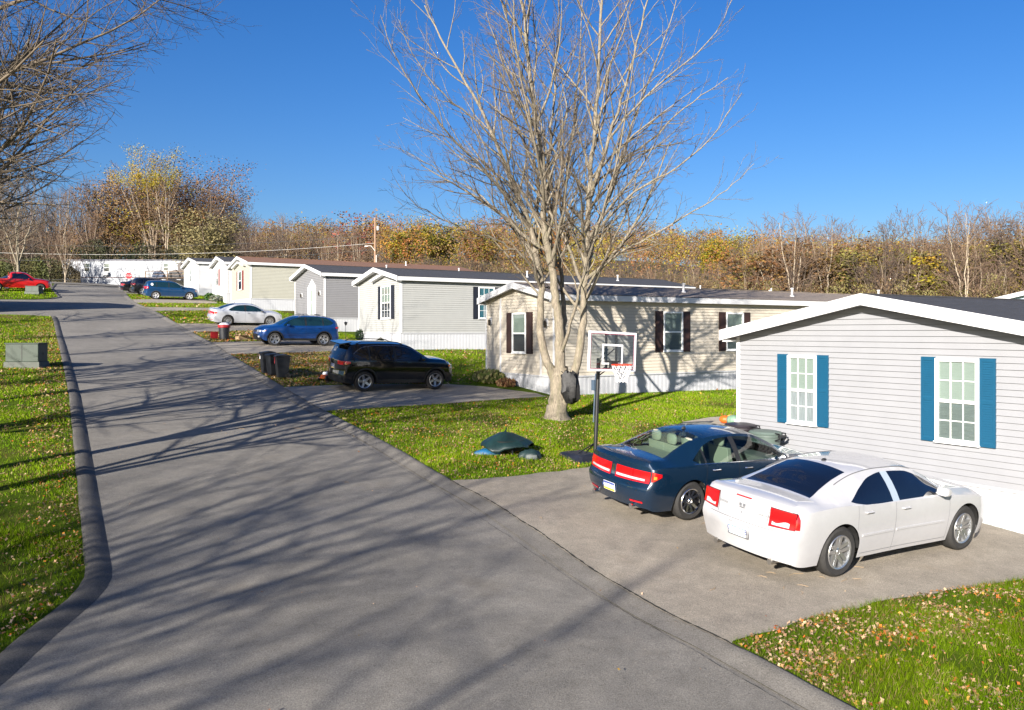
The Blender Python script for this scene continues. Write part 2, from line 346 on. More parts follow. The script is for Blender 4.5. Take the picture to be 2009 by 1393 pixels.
for pts, w_ in (([(9.4,9.0),(9.5,9.9),(9.45,10.6)], .005), ([(5.2,6.62),(9,6.6),(14,7.02),(22,7.3)], .006)):
    tag(ribbon('pavement_crack', pts, w_, .018 if pts[0][1] < 7 else .073, M_CRACK, seed=3, jit=.02), kind='structure')
# ------------------------------------------------------------------ mobile homes
def siding(name, c): return mat(name, c, .55, var=.04, vscale=2, spec=.35)
SHING_D = mat('dark_shingles', (.035, .036, .042), .92, var=.45, vscale=2.2, bump=.6, bscale=30, stretch=(1.2, 9, 1))
SHING_B = mat('brown_shingles', (.17, .085, .050), .92, var=.25, vscale=2.2, bump=.5, bscale=30, stretch=(1, 8, 1))
SHING_T = mat('weathered_shingles', (.21, .17, .135), .92, var=.35, vscale=2.2, bump=.6, bscale=30, stretch=(1.2, 9, 1))
SKIRT = mat('skirting_vinyl', (.45, .46, .48), .5, var=.05, vscale=1.5)
FRAME_W = mat('window_vinyl', (.80, .81, .80), .4)
BLIND = mat('window_blind', (.25, .295, .26), .6, var=.08, vscale=6, stretch=(1, 1, 12))
SCREEN = mat('screened_blind', (.13, .155, .145), .6, var=.2, vscale=5, stretch=(1, 1, 12))
DARKWIN = mat('dark_window', (.03, .035, .04), .3)
CURT = mat('curtain', (.25, .27, .28), .9, var=.3, vscale=4, stretch=(1, 9, .6))
TEALCURT = mat('teal_curtain', (.03, .13, .17), .8, var=.35, vscale=4, stretch=(6, 1, .6))
PANE = glass_mat('window_glass', (.93, .95, .95))
LAMPB = mat('lamp_bronze', (.05, .04, .03), .4, metal=.6)
def win_axes(face):
    # maps (along, out, z) -> local xyz; front face: along=y, out=-x ; side face: along=x, out=-y
    return (lambda a, o, z: (-o-.012, a, z)) if face == 'front' else (lambda a, o, z: (a, -o-.012, z))
def bx(mb, P, a0, a1, o0, o1, z0, z1, mi=0):
    p = P(a0, o0, z0); q = P(a1, o1, z1)
    mb.box(min(p[0], q[0]), max(p[0], q[0]), min(p[1], q[1]), max(p[1], q[1]), z0, z1, mi)
def window(root, face, a0, a1, z0, z1, up=None, lo=None, munt=(3, 2), shut=None, shw=.36, louv=False):
    P = win_axes(face); f = MB(); e = .06; zm = z0 + (z1-z0)*.49
    for r in ((a0, a0+e, z0, z1), (a1-e, a1, z0, z1), (a0+e, a1-e, z1-e, z1), (a0+e, a1-e, z0, z0+e*1.1)): bx(f, P, r[0], r[1], .004, .062, r[2], r[3])
    bx(f, P, a0+e, a1-e, .018, .054, zm-.03, zm+.03); bx(f, P, a0-.02, a1+.02, .003, .080, z0-.03, z0-.002)
    if munt:
        for k in range(1, munt[0]):
            x = a0+e + (a1-a0-2*e)*k/munt[0]
            for q0, q1 in ((z0+e*1.1, zm-.03), (zm+.03, z1-e)): bx(f, P, x-.009, x+.009, .031, .042, q0, q1)
        for q0, q1 in ((z0+e*1.1, zm-.03), (zm+.03, z1-e)):
            z = (q0+q1)/2; bx(f, P, a0+e, a1-e, .032, .041, z-.009, z+.009)
    fo = f.build('window', FRAME_W, root)
    g = MB(); A, B = a0+e, a1-e
    bx(g, P, A, B, .026, .029, z0+e, z1-e); g.build('pane', PANE, fo)
    for nm, q0, q1, m, o_ in (('blind', zm, z1-e, up or BLIND, .020), ('blind', z0+e, zm, lo or SCREEN, .020)):
        h = MB(); gap = .03 if m is not DARKWIN else 0
        if m in (BLIND, SCREEN):
            n = max(6, int((q1-q0)/.045))
            for k in range(n):
                zz = q0 + (q1-q0)*k/n; dz = (q1-q0)/n
                h.quad(P(A+gap*.6, .024, zz), P(B, .024, zz), P(B, .019, zz+dz), P(A+gap*.6, .019, zz+dz))
        else: h.quad(P(A+gap, o_, q0), P(B, o_, q0), P(B, o_, q1), P(A+gap, o_, q1))
        h.quad(P(A, .017, q0), P(B, .017, q0), P(B, .017, q1), P(A, .017, q1), 1)
        h.build(nm, [m, DARKWIN], fo)
    if shut:
        for c0 in (a0 - shw - .01, a1 + .01):
            s = MB(); c1 = c0 + shw; t = .028
            bx(s, P, c0, c1, .004, t, z0-.02, z1+.02)
            b_ = .05
            if louv:
                for (x0, x1, y0, y1) in ((c0, c0+b_, z0-.02, z1+.02), (c1-b_, c1, z0-.02, z1+.02), (c0+b_, c1-b_, z0-.02, z0+.05), (c0+b_, c1-b_, z1-.05, z1+.02), (c0+b_, c1-b_, (z0+z1)/2-.03, (z0+z1)/2+.03)): bx(s, P, x0, x1, t, t+.014, y0, y1)
                for q0, q1 in ((z0+.05, (z0+z1)/2-.03), ((z0+z1)/2+.03, z1-.05)):
                    n = int((q1-q0)/.042)
                    for k in range(n):
                        zz = q0+(q1-q0)*k/n; dz = (q1-q0)/n
                        s.add([P(c0+b_, t+.013, zz), P(c1-b_, t+.013, zz), P(c1-b_, t+.001, zz+dz*.9), P(c0+b_, t+.001, zz+dz*.9)], [(0, 1, 2, 3)])
            else:
                for q0, q1 in ((z0+.06, (z0+z1)/2-.05), ((z0+z1)/2+.05, z1-.06)): bx(s, P, c0+b_, c1-b_, t, t+.014, q0, q1)
                for (x0, x1, y0, y1) in ((c0, c0+.03, z0-.02, z1+.02), (c1-.03, c1, z0-.02, z1+.02)): bx(s, P, x0, x1, t, t+.012, y0, y1)
            s.build('shutter', shut, root)
def pediment(root, a, hw, z, rise, out=.28, clad=None):
    m = MB(); t = .13
    for sgn in (-1, 1):
        pl = [(a + sgn*(hw+.12), z-.02), (a, z+rise), (a, z+rise+t), (a + sgn*(hw+.2), z+t-.03)]
        m.prism([(p[0], p[1]) for p in (pl if sgn < 0 else pl[::-1])], -out, -.002, ax='x')
    m.build('pediment', WHITE, root)
def lamp(root, a, z, face='front'):
    P = win_axes(face); m = MB(); bx(m, P, a-.09, a+.09, .004, .03, z-.12, z+.16, 0); lo = m.build('porch_lamp', WHITE, root)
    k = MB(); p = P(a, .10, z-.05); k.lathe([(.02, .14), (.055, .10), (.05, -.06), (.03, -.12), (0, -.13)], 8, p); k.tube([P(a, .02, z+.1), P(a, .10, z+.12)], .012, 6); k.build('lantern', LAMPB, lo)
def home(label, s0, t0, w_, L, zf, he, sl, wallmat, shing, ov=.30, trims=(), wins=(), swins=(), door=None, ped=None, lamps=(), pipes=(), num=None, group='mobile homes along the street', rake=.17, skirt_dz=0):
    X, Y = xy(s0, t0); r = thing('mobile_home', (X, Y, zf), VA, label, 'house', group)
    rz = he + sl*w_/2
    ww = lambda z: (0, w_) if z <= he else ((z-he)/sl, w_-(z-he)/sl)
    m = MB(); c = .118; z = 0.0
    while z < rz - .03:
        z1 = min(z+c, rz-.01); a0, a1 = ww(z); b0, b1 = ww(z1); o = -.026
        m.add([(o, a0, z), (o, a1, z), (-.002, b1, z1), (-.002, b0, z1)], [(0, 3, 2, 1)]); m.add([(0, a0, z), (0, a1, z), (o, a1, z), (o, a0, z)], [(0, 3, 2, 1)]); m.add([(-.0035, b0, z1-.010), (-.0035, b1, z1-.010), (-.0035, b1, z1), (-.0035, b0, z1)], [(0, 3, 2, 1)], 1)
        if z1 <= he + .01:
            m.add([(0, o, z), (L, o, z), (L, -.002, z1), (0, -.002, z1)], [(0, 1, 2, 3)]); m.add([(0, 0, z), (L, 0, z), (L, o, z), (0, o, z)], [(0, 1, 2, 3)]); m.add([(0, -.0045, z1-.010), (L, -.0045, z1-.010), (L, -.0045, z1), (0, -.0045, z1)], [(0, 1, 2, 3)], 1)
            m.add([(0, w_-o, z), (L, w_-o, z), (L, w_+.002, z1), (0, w_+.002, z1)], [(3, 2, 1, 0)])
        z = z1
    m.add([(L, 0, 0), (L, w_, 0), (L, w_, he), (L, w_/2, rz), (L, 0, he)], [(0, 1, 2, 3, 4)])
    me = bpy.data.meshes.new('wall'); me.from_pydata(m.v, [], m.f); me.polygons.foreach_set('material_index', m.m); gc = wallmat.node_tree.nodes['Principled BSDF'].inputs['Base Color'].default_value; fin('wall', me, [wallmat, mat(wallmat.name + '_lap_shadow', (gc[0]*.7, gc[1]*.7, gc[2]*.72), .8)], r)  # second material: shadow line under each siding lap, painted as a darker strip
    k = MB()
    for a in (-.028, w_-.065):
        k = MB(); k.box(-.036, .0, a, a+.093, -.01, he-.02); y0, y1 = (-.036, -.001) if a < 0 else (w_+.001, w_+.026); k.box(0.001, .075, y0, y1, -.01, he-.02); k.build('corner_trim', WHITE, r)
    for a in trims: k = MB(); k.box(-.036, .0, a-.055, a+.055, -.01, he+.1); k.build('trim_board', WHITE, r)
    k = MB(); n = int(w_/.10)
    for i in range(n):
        a = w_*i/n; d = w_/n; k.box(.012 - .007*(i % 2), .03, a, a+d, -2.4+skirt_dz, -.004)
    n = int(L/.10)
    for i in range(n):
        a = L*i/n; d = L/n; k.box(a, a+d, .012 - .007*(i % 2), .03, -2.4+skirt_dz, -.004)
    k.box(-.03, -.003, .03, w_-.03, -.05, .0); k.box(.1, L, -.03, -.003, -.05, .0); k.box(.03, L, w_-.03, w_, -2.4, -.004)
    k.build('skirting', SKIRT, r)
    # roof: white body with fascia, shingle sheet on top
    es = .22; t = .15; yL, yR = -es, w_+es; zE = he - sl*es
    k = MB(); k.prism([(yL, zE), (w_/2, rz), (yR, zE), (yR, zE+t), (w_/2, rz+t), (yL, zE+t)], -ov, L+.25, ax='x'); ro = k.build('roof', WHITE, r)
    k = MB(); k.prism([(yL-.01, zE+t+.001), (w_/2, rz+t+.001), (yR+.01, zE+t+.001), (yR+.03, zE+t+.02), (w_/2, rz+t+.035), (yL-.03, zE+t+.02)], -ov-.03, L+.28, ax='x')
    k.box(-ov-.03, L+.28, w_/2-.14, w_/2+.14, rz+t+.012, rz+t+.042); k.build('shingles', shing, ro)
    k = MB()
    for sg in (0, 1):
        pl = [(yL-.05, zE-.07), (w_/2, rz-.07+.03), (w_/2, rz+t+.045), (yL-.05, zE+t+.03)]
        if sg: pl = [(w_-p[0], p[1]) for p in pl][::-1]
        k.prism(pl, -ov-.06, -ov-.031, ax='x')
    k.box(-ov, L+.2, yL-.035, yL-.001, zE-.06, zE+t-.005); k.box(-ov, L+.2, yR+.001, yR+.035, zE-.06, zE+t-.005)
    k.box(-ov, -.03, yL+.001, -.03, zE-.10, zE-.06); k.box(-ov, -.03, w_+.03, yR-.001, zE-.10, zE-.06)
    k.build('fascia', WHITE, ro)
    for (b, a) in pipes:
        zz = rz + t - abs(a - w_/2)*sl; q = MB(); q.lathe([(.11, -.02), (.10, .05), (.045, .07), (.045, .34), (.07, .35), (.07, .40), (0, .41)], 10, (b, a, zz)); q.build('vent_pipe', WHITE, ro, smooth=True)
    for kw in wins: window(r, 'front', **kw)
    for kw in swins: window(r, 'side', **kw)
    if ped: pediment(r, *ped)
    for a, z in lamps: lamp(r, a, z)
    if door:
        a0, a1, z0, z1 = door; k = MB(); P = win_axes('front')
        bx(k, P, a0-.12, a0, .003, .05, z0, z1+.12); bx(k, P, a1, a1+.12, .003, .05, z0, z1+.12); bx(k, P, a0, a1, .003, .05, z1, z1+.12); bx(k, P, a0, a1, .003, .03, z0, z1)
        k.prism([(a0-.12, z1+.12), (a1+.12, z1+.12), ((a0+a1)/2, z1+.62)], -.04, -.003, ax='x')
        d = k.build('door', WHITE, r); k = MB(); mcx = (a0+a1)/2
        bx(k, P, mcx-.24, mcx+.24, .031, .035, z0+1.15, z1-.12); bx(k, P, mcx-.24, mcx+.24, .031, .035, z0+.25, z0+1.05); k.build('pane', BLIND, d)
        k = MB(); k.tube([P(a0+.06, .03, z0+1.0), P(a0+.06, .09, z0+1.0)], .025, 8); k.build('handle', CHROME, d)
    if num:
        for i, ch in enumerate(num[0]): text_obj(ch, .155, frame_M((-.040, num[1], num[2] - .135*i), (0, -1, 0), (0, 0, 1)), BLACKP, r, 'house_number', .002)
    return r
S_WHITE = siding('white_siding', (.248, .253, .268)); S_CREAM = siding('cream_siding', (.52, .47, .385)); S_SAGE = siding('pale_grey_green_siding', (.335, .34, .325))
S_GREY = siding('grey_siding', (.20, .20, .205)); S_IVORY = siding('ivory_siding', (.36, .355, .30)); S_BW = siding('bright_white_siding', (.55, .55, .55))
SH_BLUE = mat('teal_blue_paint', (.002, .062, .125), .5, var=.05); SH_BRN = mat('brown_paint', (.040, .020, .016), .5, var=.2); SH_BLK = mat('black_paint', (.012, .014, .022), .5); SH_RED = mat('red_paint', (.16, .028, .022), .5)
# numbers are (s, z) measured on each home, turned into its own frame
h102 = home('light grey home with blue louvred shutters behind the white sedan', 7.25, 15.26, 7.36, 20, 1.49, 2.70, .187, S_WHITE, SHING_D, ov=.32,
    wins=[dict(a0=12.27-7.25, a1=13.06-7.25, z0=.74, z1=2.27, shut=SH_BLUE, shw=.29, louv=True, lo=CURT), dict(a0=8.68-7.25, a1=9.52-7.25, z0=.72, z1=2.30, shut=SH_BLUE, shw=.285, louv=True)],
    num=('102', 7.33, 1.54), pipes=[(9, 2.2)])
home('cream home with brown panelled shutters behind the tall bare tree', 24.6, 16.6, 4.9, 23, 2.70, 2.80, .19, S_CREAM, SHING_T, ov=.25, trims=(.85, 3.75), 
    wins=[dict(a0=1.83, a1=2.83, z0=.78, z1=2.30, munt=None, shut=SH_BRN, shw=.42, up=BLIND, lo=DARKWIN)],
    swins=[dict(a0=21.62-16.6, a1=22.61-16.6, z0=.82, z1=2.36, munt=None, shut=SH_BRN, shw=.38), dict(a0=24.96-16.6, a1=25.94-16.6, z0=.82, z1=2.36, munt=None, shut=SH_BRN, shw=.38)],
    lamps=[(4.5, 2.0), (.45, 1.9)], num=('104', 4.82, 1.9), pipes=[(7.2, 1.2), (13.5, 1.0), (20.5, 1.6), (15, 3.6)])
home('pale grey green home with black shutters behind the black car', 41.8, 18.2, 6.3, 21, 4.22, 2.93, .19, S_SAGE, SHING_D, ov=.3, trims=(),
    wins=[dict(a0=43.1-41.8, a1=44.5-41.8, z0=.78, z1=2.62, shut=SH_BLK, shw=.45, lo=DARKWIN)], swins=[dict(a0=4.75, a1=5.82, z0=.80, z1=2.60, shut=SH_BLK, shw=.32, up=TEALCURT, lo=TEALCURT)],
    ped=(2.05, 1.65, 2.92, .30), pipes=[(9, 1.5), (16, 1.5)])
home('medium grey home with white door under a small gable', 53.6, 17.9, 6.6, 16, 5.20, 2.85, .21, S_GREY, SHING_D, ov=.3, door=(1.9, 3.35, .0, 2.05), lamps=[(.9, 1.65), (4.9, 1.65)], pipes=[(5.2, 2.0), (11, 2)])
home('long ivory home with brown shingle roof', 69.1, 16.9, 6.87, 20.5, 6.98, 2.82, .19, S_IVORY, SHING_B, ov=.3,
    wins=[dict(a0=2.85, a1=4.2, z0=.82, z1=2.4, munt=None, shut=SH_RED, shw=.5, lo=DARKWIN)], ped=(3.6, 1.9, 2.75, .35), pipes=[(14.6, 2.1)])
home('small bright white home with red shutters', 77.2, 16.8, 6.0, 15, 7.75, 2.65, .21, S_BW, SHING_D, ov=.3, wins=[dict(a0=3.4, a1=4.5, z0=.8, z1=2.3, munt=None, shut=SH_RED, shw=.45)])
home('bright white home without shutters, farthest of the gabled row', 90.7, 16.9, 8.2, 17, 8.75, 2.62, .16, S_BW, SHING_D, ov=.3, wins=[dict(a0=3.6, a1=4.8, z0=.85, z1=2.35, munt=None)])
# homes behind the row: only roofs rise above it
home('home in the back row with dark roof seen above the cream home', 47.0, 42.5, 5.5, 18, 4.1, 2.95, .19, S_SAGE, SHING_D, ov=.3, group='back row homes', pipes=[(4, 1.5), (12, 1.5)])
home('pale blue gabled home far right in the back row', 21.5, 48.5, 5.2, 16, 3.5, 2.5, .2, siding('pale_blue_siding', (.36, .46, .52)), SHING_D, ov=.3, group='back row homes')
# the home just left of the picture whose shadow lies across the street
home('white home at the left roadside', 63.6, -22.5, 6.0, 21.3, 7.0, 2.75, .2, S_BW, SHING_D, group='mobile homes along the street')
# long trailer closing the view
X, Y = -60.0, 111.5
tr = thing('trailer_home', (X, Y, 11.45), math.radians(1.2), 'long white flat roofed trailer closing the far end of the street', 'house')
M_TRL = mat('white_metal_sheet', (.36, .38, .41), .45, var=.1, vscale=1.2); LT = 27
k = MB(); n = 90
for i in range(n):
    a = LT*i/n; k.box(a, a+LT/n, -.0 - .02*(i % 2), .08, .0, 2.3)
k.box(0, LT, .08, 4.2, 0, 2.3); k.box(0, LT, -.02, .08, -1.6, -.02); k.box(-.01, LT+.01, .08, 4.2, -1.6, -.02); k.build('wall', M_TRL, tr)
k = MB(); k.box(-.02, LT, -.04, -.021, .0, .09); k.build('trim_band', mat('dark_red_trim', (.06, .02, .025), .6), tr)
k = MB(); k.prism([(-.1, 2.3), (4.3, 2.3), (4.2, 2.42), (2.1, 2.62), (0, 2.42)], -.1, LT+.1, ax='x'); k.build('roof', mat('grey_roof_sheet', (.2, .2, .22), .5), tr)
for a in (2.9, 5.5): window(tr, 'side', a0=a, a1=a+.8, z0=.75, z1=1.95, munt=None, up=SCREEN, lo=DARKWIN)
window(tr, 'side', a0=13.4, a1=14.1, z0=.9, z1=1.95, munt=None, up=SCREEN, lo=DARKWIN)
k = MB(); k.box(5.6, 6.2, -.5, -.03, .32, .72); k.build('air_conditioner', mat('ac_white', (.6, .6, .58), .5), tr)
k = MB(); k.box(15.3, 16.1, -.03, -.021, .02, 2.0); k.build('door', mat('dark_door', (.03, .018, .018), .4), tr)
WOODD = mat('weathered_deck', (.20, .13, .08), .85, var=.3, vscale=6)
dk = thing('wooden_deck', (X+12.2, Y-2.6, 10.7), math.radians(1.2), 'weathered timber deck in front of the long white trailer', 'deck')
k = MB()
for i in range(14): k.box(0, 8.5, i*.18, i*.18+.165, .55, .60)
k.build('deck_boards', WOODD, dk)
for a in (0, 2.8, 5.6, 8.4): k = MB(); k.box(a, a+.1, 0, .1, -.6, 1.5); k.build('post', WOODD, dk)
k = MB(); k.box(0, 8.5, .02, .07, 1.4, 1.48); k.box(0, 8.5, .02, .07, 1.0, 1.05); k.build('railing', WOODD, dk)
for i, (a, c, lb) in enumerate(((1.4, (.02, .05, .12), 'dark blue covered heap on the timber deck'), (3.4, (.02, .02, .025), 'black covered grill on the timber deck'))):
    k = MB(); k.prism([(-.8, 0), (.8, 0), (.7, .5), (.25, 1.0+.1*i), (-.5, .85), (-.75, .4)], -.35, .35)
    o = k.build('covered_heap', mat('cover_%d' % i, c, .5, bump=.8, bscale=4), None, loc=(X+12.2+a, Y-1.6, 11.3)); tag(o, lb, 'cover')
# ------------------------------------------------------------------ cars
def curve(pts):
    p = pchip([a for a, b in pts], [b for a, b in pts]); return p
class Car:
    def __init__(s, sp):
        s.__dict__.update(sp); s.ftop = curve(s.top); s.fbelt = curve(s.belt); s.fhalf = curve(s.half); s.froof = curve(s.roof)
        s.fcr = curve(s.crown); s.fxr = curve(s.xr); s.fxf = curve(s.xf)
    def bot(s, x):
        z = s.sill + .05*max(0, 1 - x/.45)**2 + .10*max(0, 1 - (s.L-x)/.45)**2
        for xw in s.axles:
            d = abs(x - xw)
            if d < s.ra: z = max(z, s.rw + math.sqrt(max(0, s.ra**2 - d*d)))
        return z
    def edge(s, x):  # belt point and roof edge
        zb = float(s.fbelt(x)); zt = float(s.ftop(x)); cr = float(s.fcr(x)); zr = max(zt - cr, zb + .012); return zb, zr, max(zt - zr, .0)
    def ys(s, x, z):
        zb, zr, cr = s.edge(x); hb = float(s.fhalf(x)); rh = float(s.froof(x))
        if z <= zb:
            k = max(0, min(1, (z - .16) / (zb - .16))); return hb * (1 - s.tuck*(1-k)**2.6 - .022*k**8 + .006*math.sin(math.pi*k)) 
        h = (z - zb) / max(zr - zb, 1e-4); h = min(h, 1); y0 = hb*.975
        return y0 + (rh - y0) * (h + .10*math.sin(math.pi*h)*(-1 if zr-zb > .15 else 0))
    def warp(s, xi, y, z):
        hb = max(float(s.fhalf(xi)), .3); x = xi
        wr = max(0, 1 - xi/.55)**1.6; wf = max(0, 1 - (s.L-xi)/.6)**1.6; q = 1 - min(1, abs(y)/hb)**2.4
        x += wr*(float(s.fxr(z)) + s.bulge_r*(1-q)); x -= wf*(float(s.fxf(z)) + s.bulge_f*(1-q))
        return x
    def side(s, x, z, off=0, sg=-1):
        y = s.ys(x, z) + off; return (s.warp(x, y, z), sg*y, z)
    def rear(s, y, z, off=0): return (s.warp(0, y, z) - off, y, z)
    def front(s, y, z, off=0): return (s.warp(s.L, y, z) + off, y, z)
    def topp(s, x, y, off=0):
        zb, zr, cr = s.edge(x); rh = float(s.froof(x)); q = min(1, abs(y)/rh); z = zr + cr*(1 - q**2.2); return (s.warp(x, y, z), y, z + off)
    def dlo(s, x):
        lo = float(s.flo(x)); hi = float(s.fhi(x)); return lo, max(hi, lo)
def build_car(name, sp, label, pos, head, paint, glass, group=None, cat='car', interior=False, extras=None):
    """pos = (s, t) of the car's middle on the ground; head = heading angle of its nose"""
    c = Car(sp); c.flo = curve(sp['lo']); c.fhi = curve(sp['hi'])
    wins = sp['windows']; wx0 = min(a for a, b in wins); wx1 = max(b for a, b in wins)
    keys = [0, c.L] + [v for ab in wins for v in ab] + sp['doors'] + [sp['ws'][0], sp['ws'][1], sp['rg'][0], sp['rg'][1]]
    for xw in c.axles:
        for k in np.linspace(-1, 1, 17): keys.append(xw + c.ra*math.sin(k*math.pi/2)*.9995)
        keys += [xw - c.ra - .006, xw + c.ra + .006]
    xs = sorted(set([round(float(v), 4) for v in list(np.arange(0, c.L, .075)) + [.02, .05, c.L-.02, c.L-.05] + keys]))
    o = [xs[0]]
    for v in xs[1:]:
        if v - o[-1] > .005 or v in keys: o.append(v)
    xs = o; NL = 12; NT = 7
    rows = []
    for x in xs:
        b = c.bot(x); zb, zr, cr = c.edge(x); P = []
        for k in range(NL+1): z = b + (zb - b)*k/NL; P.append((x, c.ys(x, z), z))
        lo, hi = c.dlo(x); lo = min(max(lo, zb+.004), zr-.003); hi = min(max(hi, lo+.001), zr-.002)
        for z in (zb+.003, lo, lo+(hi-lo)*.33, lo+(hi-lo)*.67, hi, zr): P.append((x, c.ys(x, z), z))
        rh = float(c.froof(x))
        for k in range(1, NT+1):
            y = rh*(1-k/NT); q = y/rh; P.append((x, y, zr + cr*(1-q**2.2)))
        rows.append(P)
    nP = len(rows[0]); sets = {}
    def put(key, pts):
        v, f, ix = sets.setdefault(key, ([], [], {})); fa = []
        for p in pts:
            kk = (round(p[0], 5), round(p[1], 5), round(p[2], 5))
            if kk not in ix: ix[kk] = len(v); v.append(kk)
            fa.append(ix[kk])
        fa = [a for i, a in enumerate(fa) if a != fa[i-1]]
        if len(fa) > 2: f.append(tuple(fa))
    W = lambda p, sg: (c.warp(p[0], p[1], p[2]), sg*p[1], p[2])
    inw = lambda x: any(a-1e-4 < x < b+1e-4 for a, b in wins); doors = sp['doors']
    for i in range(len(xs)-1):
        xm = (xs[i]+xs[i+1])/2
        di = next((j for j in range(len(doors)-1) if doors[j] < xm < doors[j+1]), None)
        for j in range(nP-1):
            for sg in (-1, 1):
                q = [W(rows[i][j], sg), W(rows[i+1][j], sg), W(rows[i+1][j+1], sg), W(rows[i][j+1], sg)]
                if sg > 0: q = q[::-1]
                key = 'body'
                if 1 <= j < NL and di is not None: key = ('door', di, sg)
                if NL+1 < j < NL+5 and wx0 < xm < wx1: key = ('window', sg, next((n for n, (a, b) in enumerate(wins) if a < xm < b), None)) if inw(xm) else ('pillar', sg)
                if j >= NL+6 + 0:
                    a = abs(rows[i][j][1]+rows[i][j+1][1])/2 / max(rows[i][NL+6][1], .1)
                    if sp['ws'][0] < xm < sp['ws'][1] and j > NL+6: key = 'windshield'
                    if sp['rg'][0] < xm < sp['rg'][1] and j > NL+6: key = 'rear_window'
                if key != 'body' and key[0] == 'window' and abs(rows[i][j][2]-rows[i][j+1][2]) < .003 and abs(rows[i+1][j][2]-rows[i+1][j+1][2]) < .003: key = 'body'
                put(key, q)
    for xi, row, rv in ((0, rows[0], False), (c.L, rows[-1], True)):   # end caps
        n = 10; side_pts = row[:NL+7]
        for j in range(len(side_pts)-1):
            for k in range(2*n):
                def pt(r_, k):
                    y = r_[1]*math.sin((-1 + k/n)*math.pi/2) if True else 0; z = r_[2]
                    return (c.warp(xi, y, z), y, z)
                def ptt(r_, k): return pt(r_, k)
                q = [pt(side_pts[j], k), pt(side_pts[j], k+1), pt(side_pts[j+1], k+1), pt(side_pts[j+1], k)]
                put('body', q[::-1] if not rv else q)
        rh = row[NL+6][1]; zr = row[NL+6][2]; cr = row[-1][2]-zr
        for k in range(2*n):   # sliver between last flat row and the crown
            def pz(k, up):
                y = rh*math.sin((-1 + k/n)*math.pi/2); z = zr + (cr*(1-abs(y/rh)**2.2) if up else 0); return (c.warp(xi, y, z), y, z)
            q = [pz(k, 0), pz(k+1, 0), pz(k+1, 1), pz(k, 1)]; put('body', q[::-1] if not rv else q)
    s_, t_ = pos; ch, sh = math.cos(head), math.sin(head); X, Y = xy(s_, t_)
    def gz(x, y): a, b = st(X + x*ch - y*sh, Y + x*sh + y*ch); return float(G(a, b)) + .07
    xa, xb = c.axles; m0 = (xa+xb)/2; tw = .78
    z = {k: gz(*k) for k in ((xa-m0, tw), (xa-m0, -tw), (xb-m0, tw), (xb-m0, -tw))}
    fx = ((z[(xb-m0, tw)]+z[(xb-m0, -tw)]) - (z[(xa-m0, tw)]+z[(xa-m0, -tw)]))/2; sx = fx/(xb-xa)
    sy = ((z[(xa-m0, tw)]+z[(xb-m0, tw)]) - (z[(xa-m0, -tw)]+z[(xb-m0, -tw)]))/2/(2*tw); zc = sum(z.values())/4
    vx = Vector((1, 0, sx)).normalized(); vy = Vector((0, 1, sy)).normalized(); vz = vx.cross(vy).normalized(); vy = vz.cross(vx)
    R_ = Matrix((vx, vy, vz)).transposed(); R_ = Matrix.Rotation(head, 3, 'Z') @ R_
    r = bpy.data.objects.new(name, None); r.empty_display_size = .3; COL.objects.link(r); r.location = (X, Y, zc); r.rotation_euler = R_.to_euler(); tag(r, label, cat, group)
    T = Matrix.Translation((-m0, 0, 0))
    def mk(nm, v, f, m_, parent=None, ang=32):
        me = bpy.data.meshes.new(nm); me.from_pydata([tuple(T @ Vector(p)) for p in v], [], f); return fin(nm, me, m_, parent or r, True, ang)
    objs = {}
    for key, (v, f, _) in sets.items():
        if key == 'body': objs['body'] = mk('body', v, f, paint)
        elif key[0] == 'pillar': mk('pillar_trim', v, f, sp.get('pillar', BLACKP))
        elif key in ('windshield', 'rear_window'): mk(key, v, f, glass)
        elif key[0] == 'window': mk('side_window', v, f, glass)
        else: objs[key] = mk('door', v, f, paint)
    def mb_build(mb, nm, m_, parent=None, **kw):
        mb.v = [tuple(T @ Vector(p)) for p in mb.v]; return mb.build(nm, m_, parent or r, **kw)
    def patch(fn, us, ws, off=.006, mb=None, mi=0):   # grid patch laid on a surface function fn(u, w, off), edges folded in
        mb = mb or MB(); nu, nw = len(us), max(len(q) for q in ws); vs = []
        for i, u in enumerate(us):
            for wv_ in ws[i]: vs.append(fn(u, wv_, off))
        n = len(ws[0]); fs = [(i*n+k, i*n+k+1, (i+1)*n+k+1, (i+1)*n+k) for i in range(nu-1) for k in range(n-1)]
        b0 = len(vs)
        for i, u in enumerate(us):
            for wv_ in ws[i]: vs.append(fn(u, wv_, -.012))
        per = [i*n for i in range(nu)] + [(nu-1)*n+k for k in range(1, n)] + [i*n+n-1 for i in range(nu-2, -1, -1)] + [k for k in range(n-2, 0, -1)]
        fs += [(per[i], per[(i+1) % len(per)], b0+per[(i+1) % len(per)], b0+per[i]) for i in range(len(per))]
        mb.add(vs, fs, mi); return mb
    def grid(u0, u1, lo, hi, nu=8, nw=5):
        us = list(np.linspace(u0, u1, nu)); return us, [list(np.linspace(lo(u) if callable(lo) else lo, hi(u) if callable(hi) else hi, nw)) for u in us]
    api = dict(c=c, r=r, patch=patch, grid=grid, mb_build=mb_build, T=T, paint=paint, objs=objs)
    # seams
    sm_ = MB()
    def seam(pts3, wd=.006):
        for p, q in zip(pts3[:-1], pts3[1:]):
            p, q = Vector(p), Vector(q); d = (q-p).normalized(); nrm = Vector((0, math.copysign(1, p.y), 0)) if abs(p.y) > .4 else Vector((-1, 0, 0)); a = d.cross(nrm).normalized()*wd/2
            sm_.add([p-a, p+a, q+a, q-a], [(0, 1, 2, 3)])
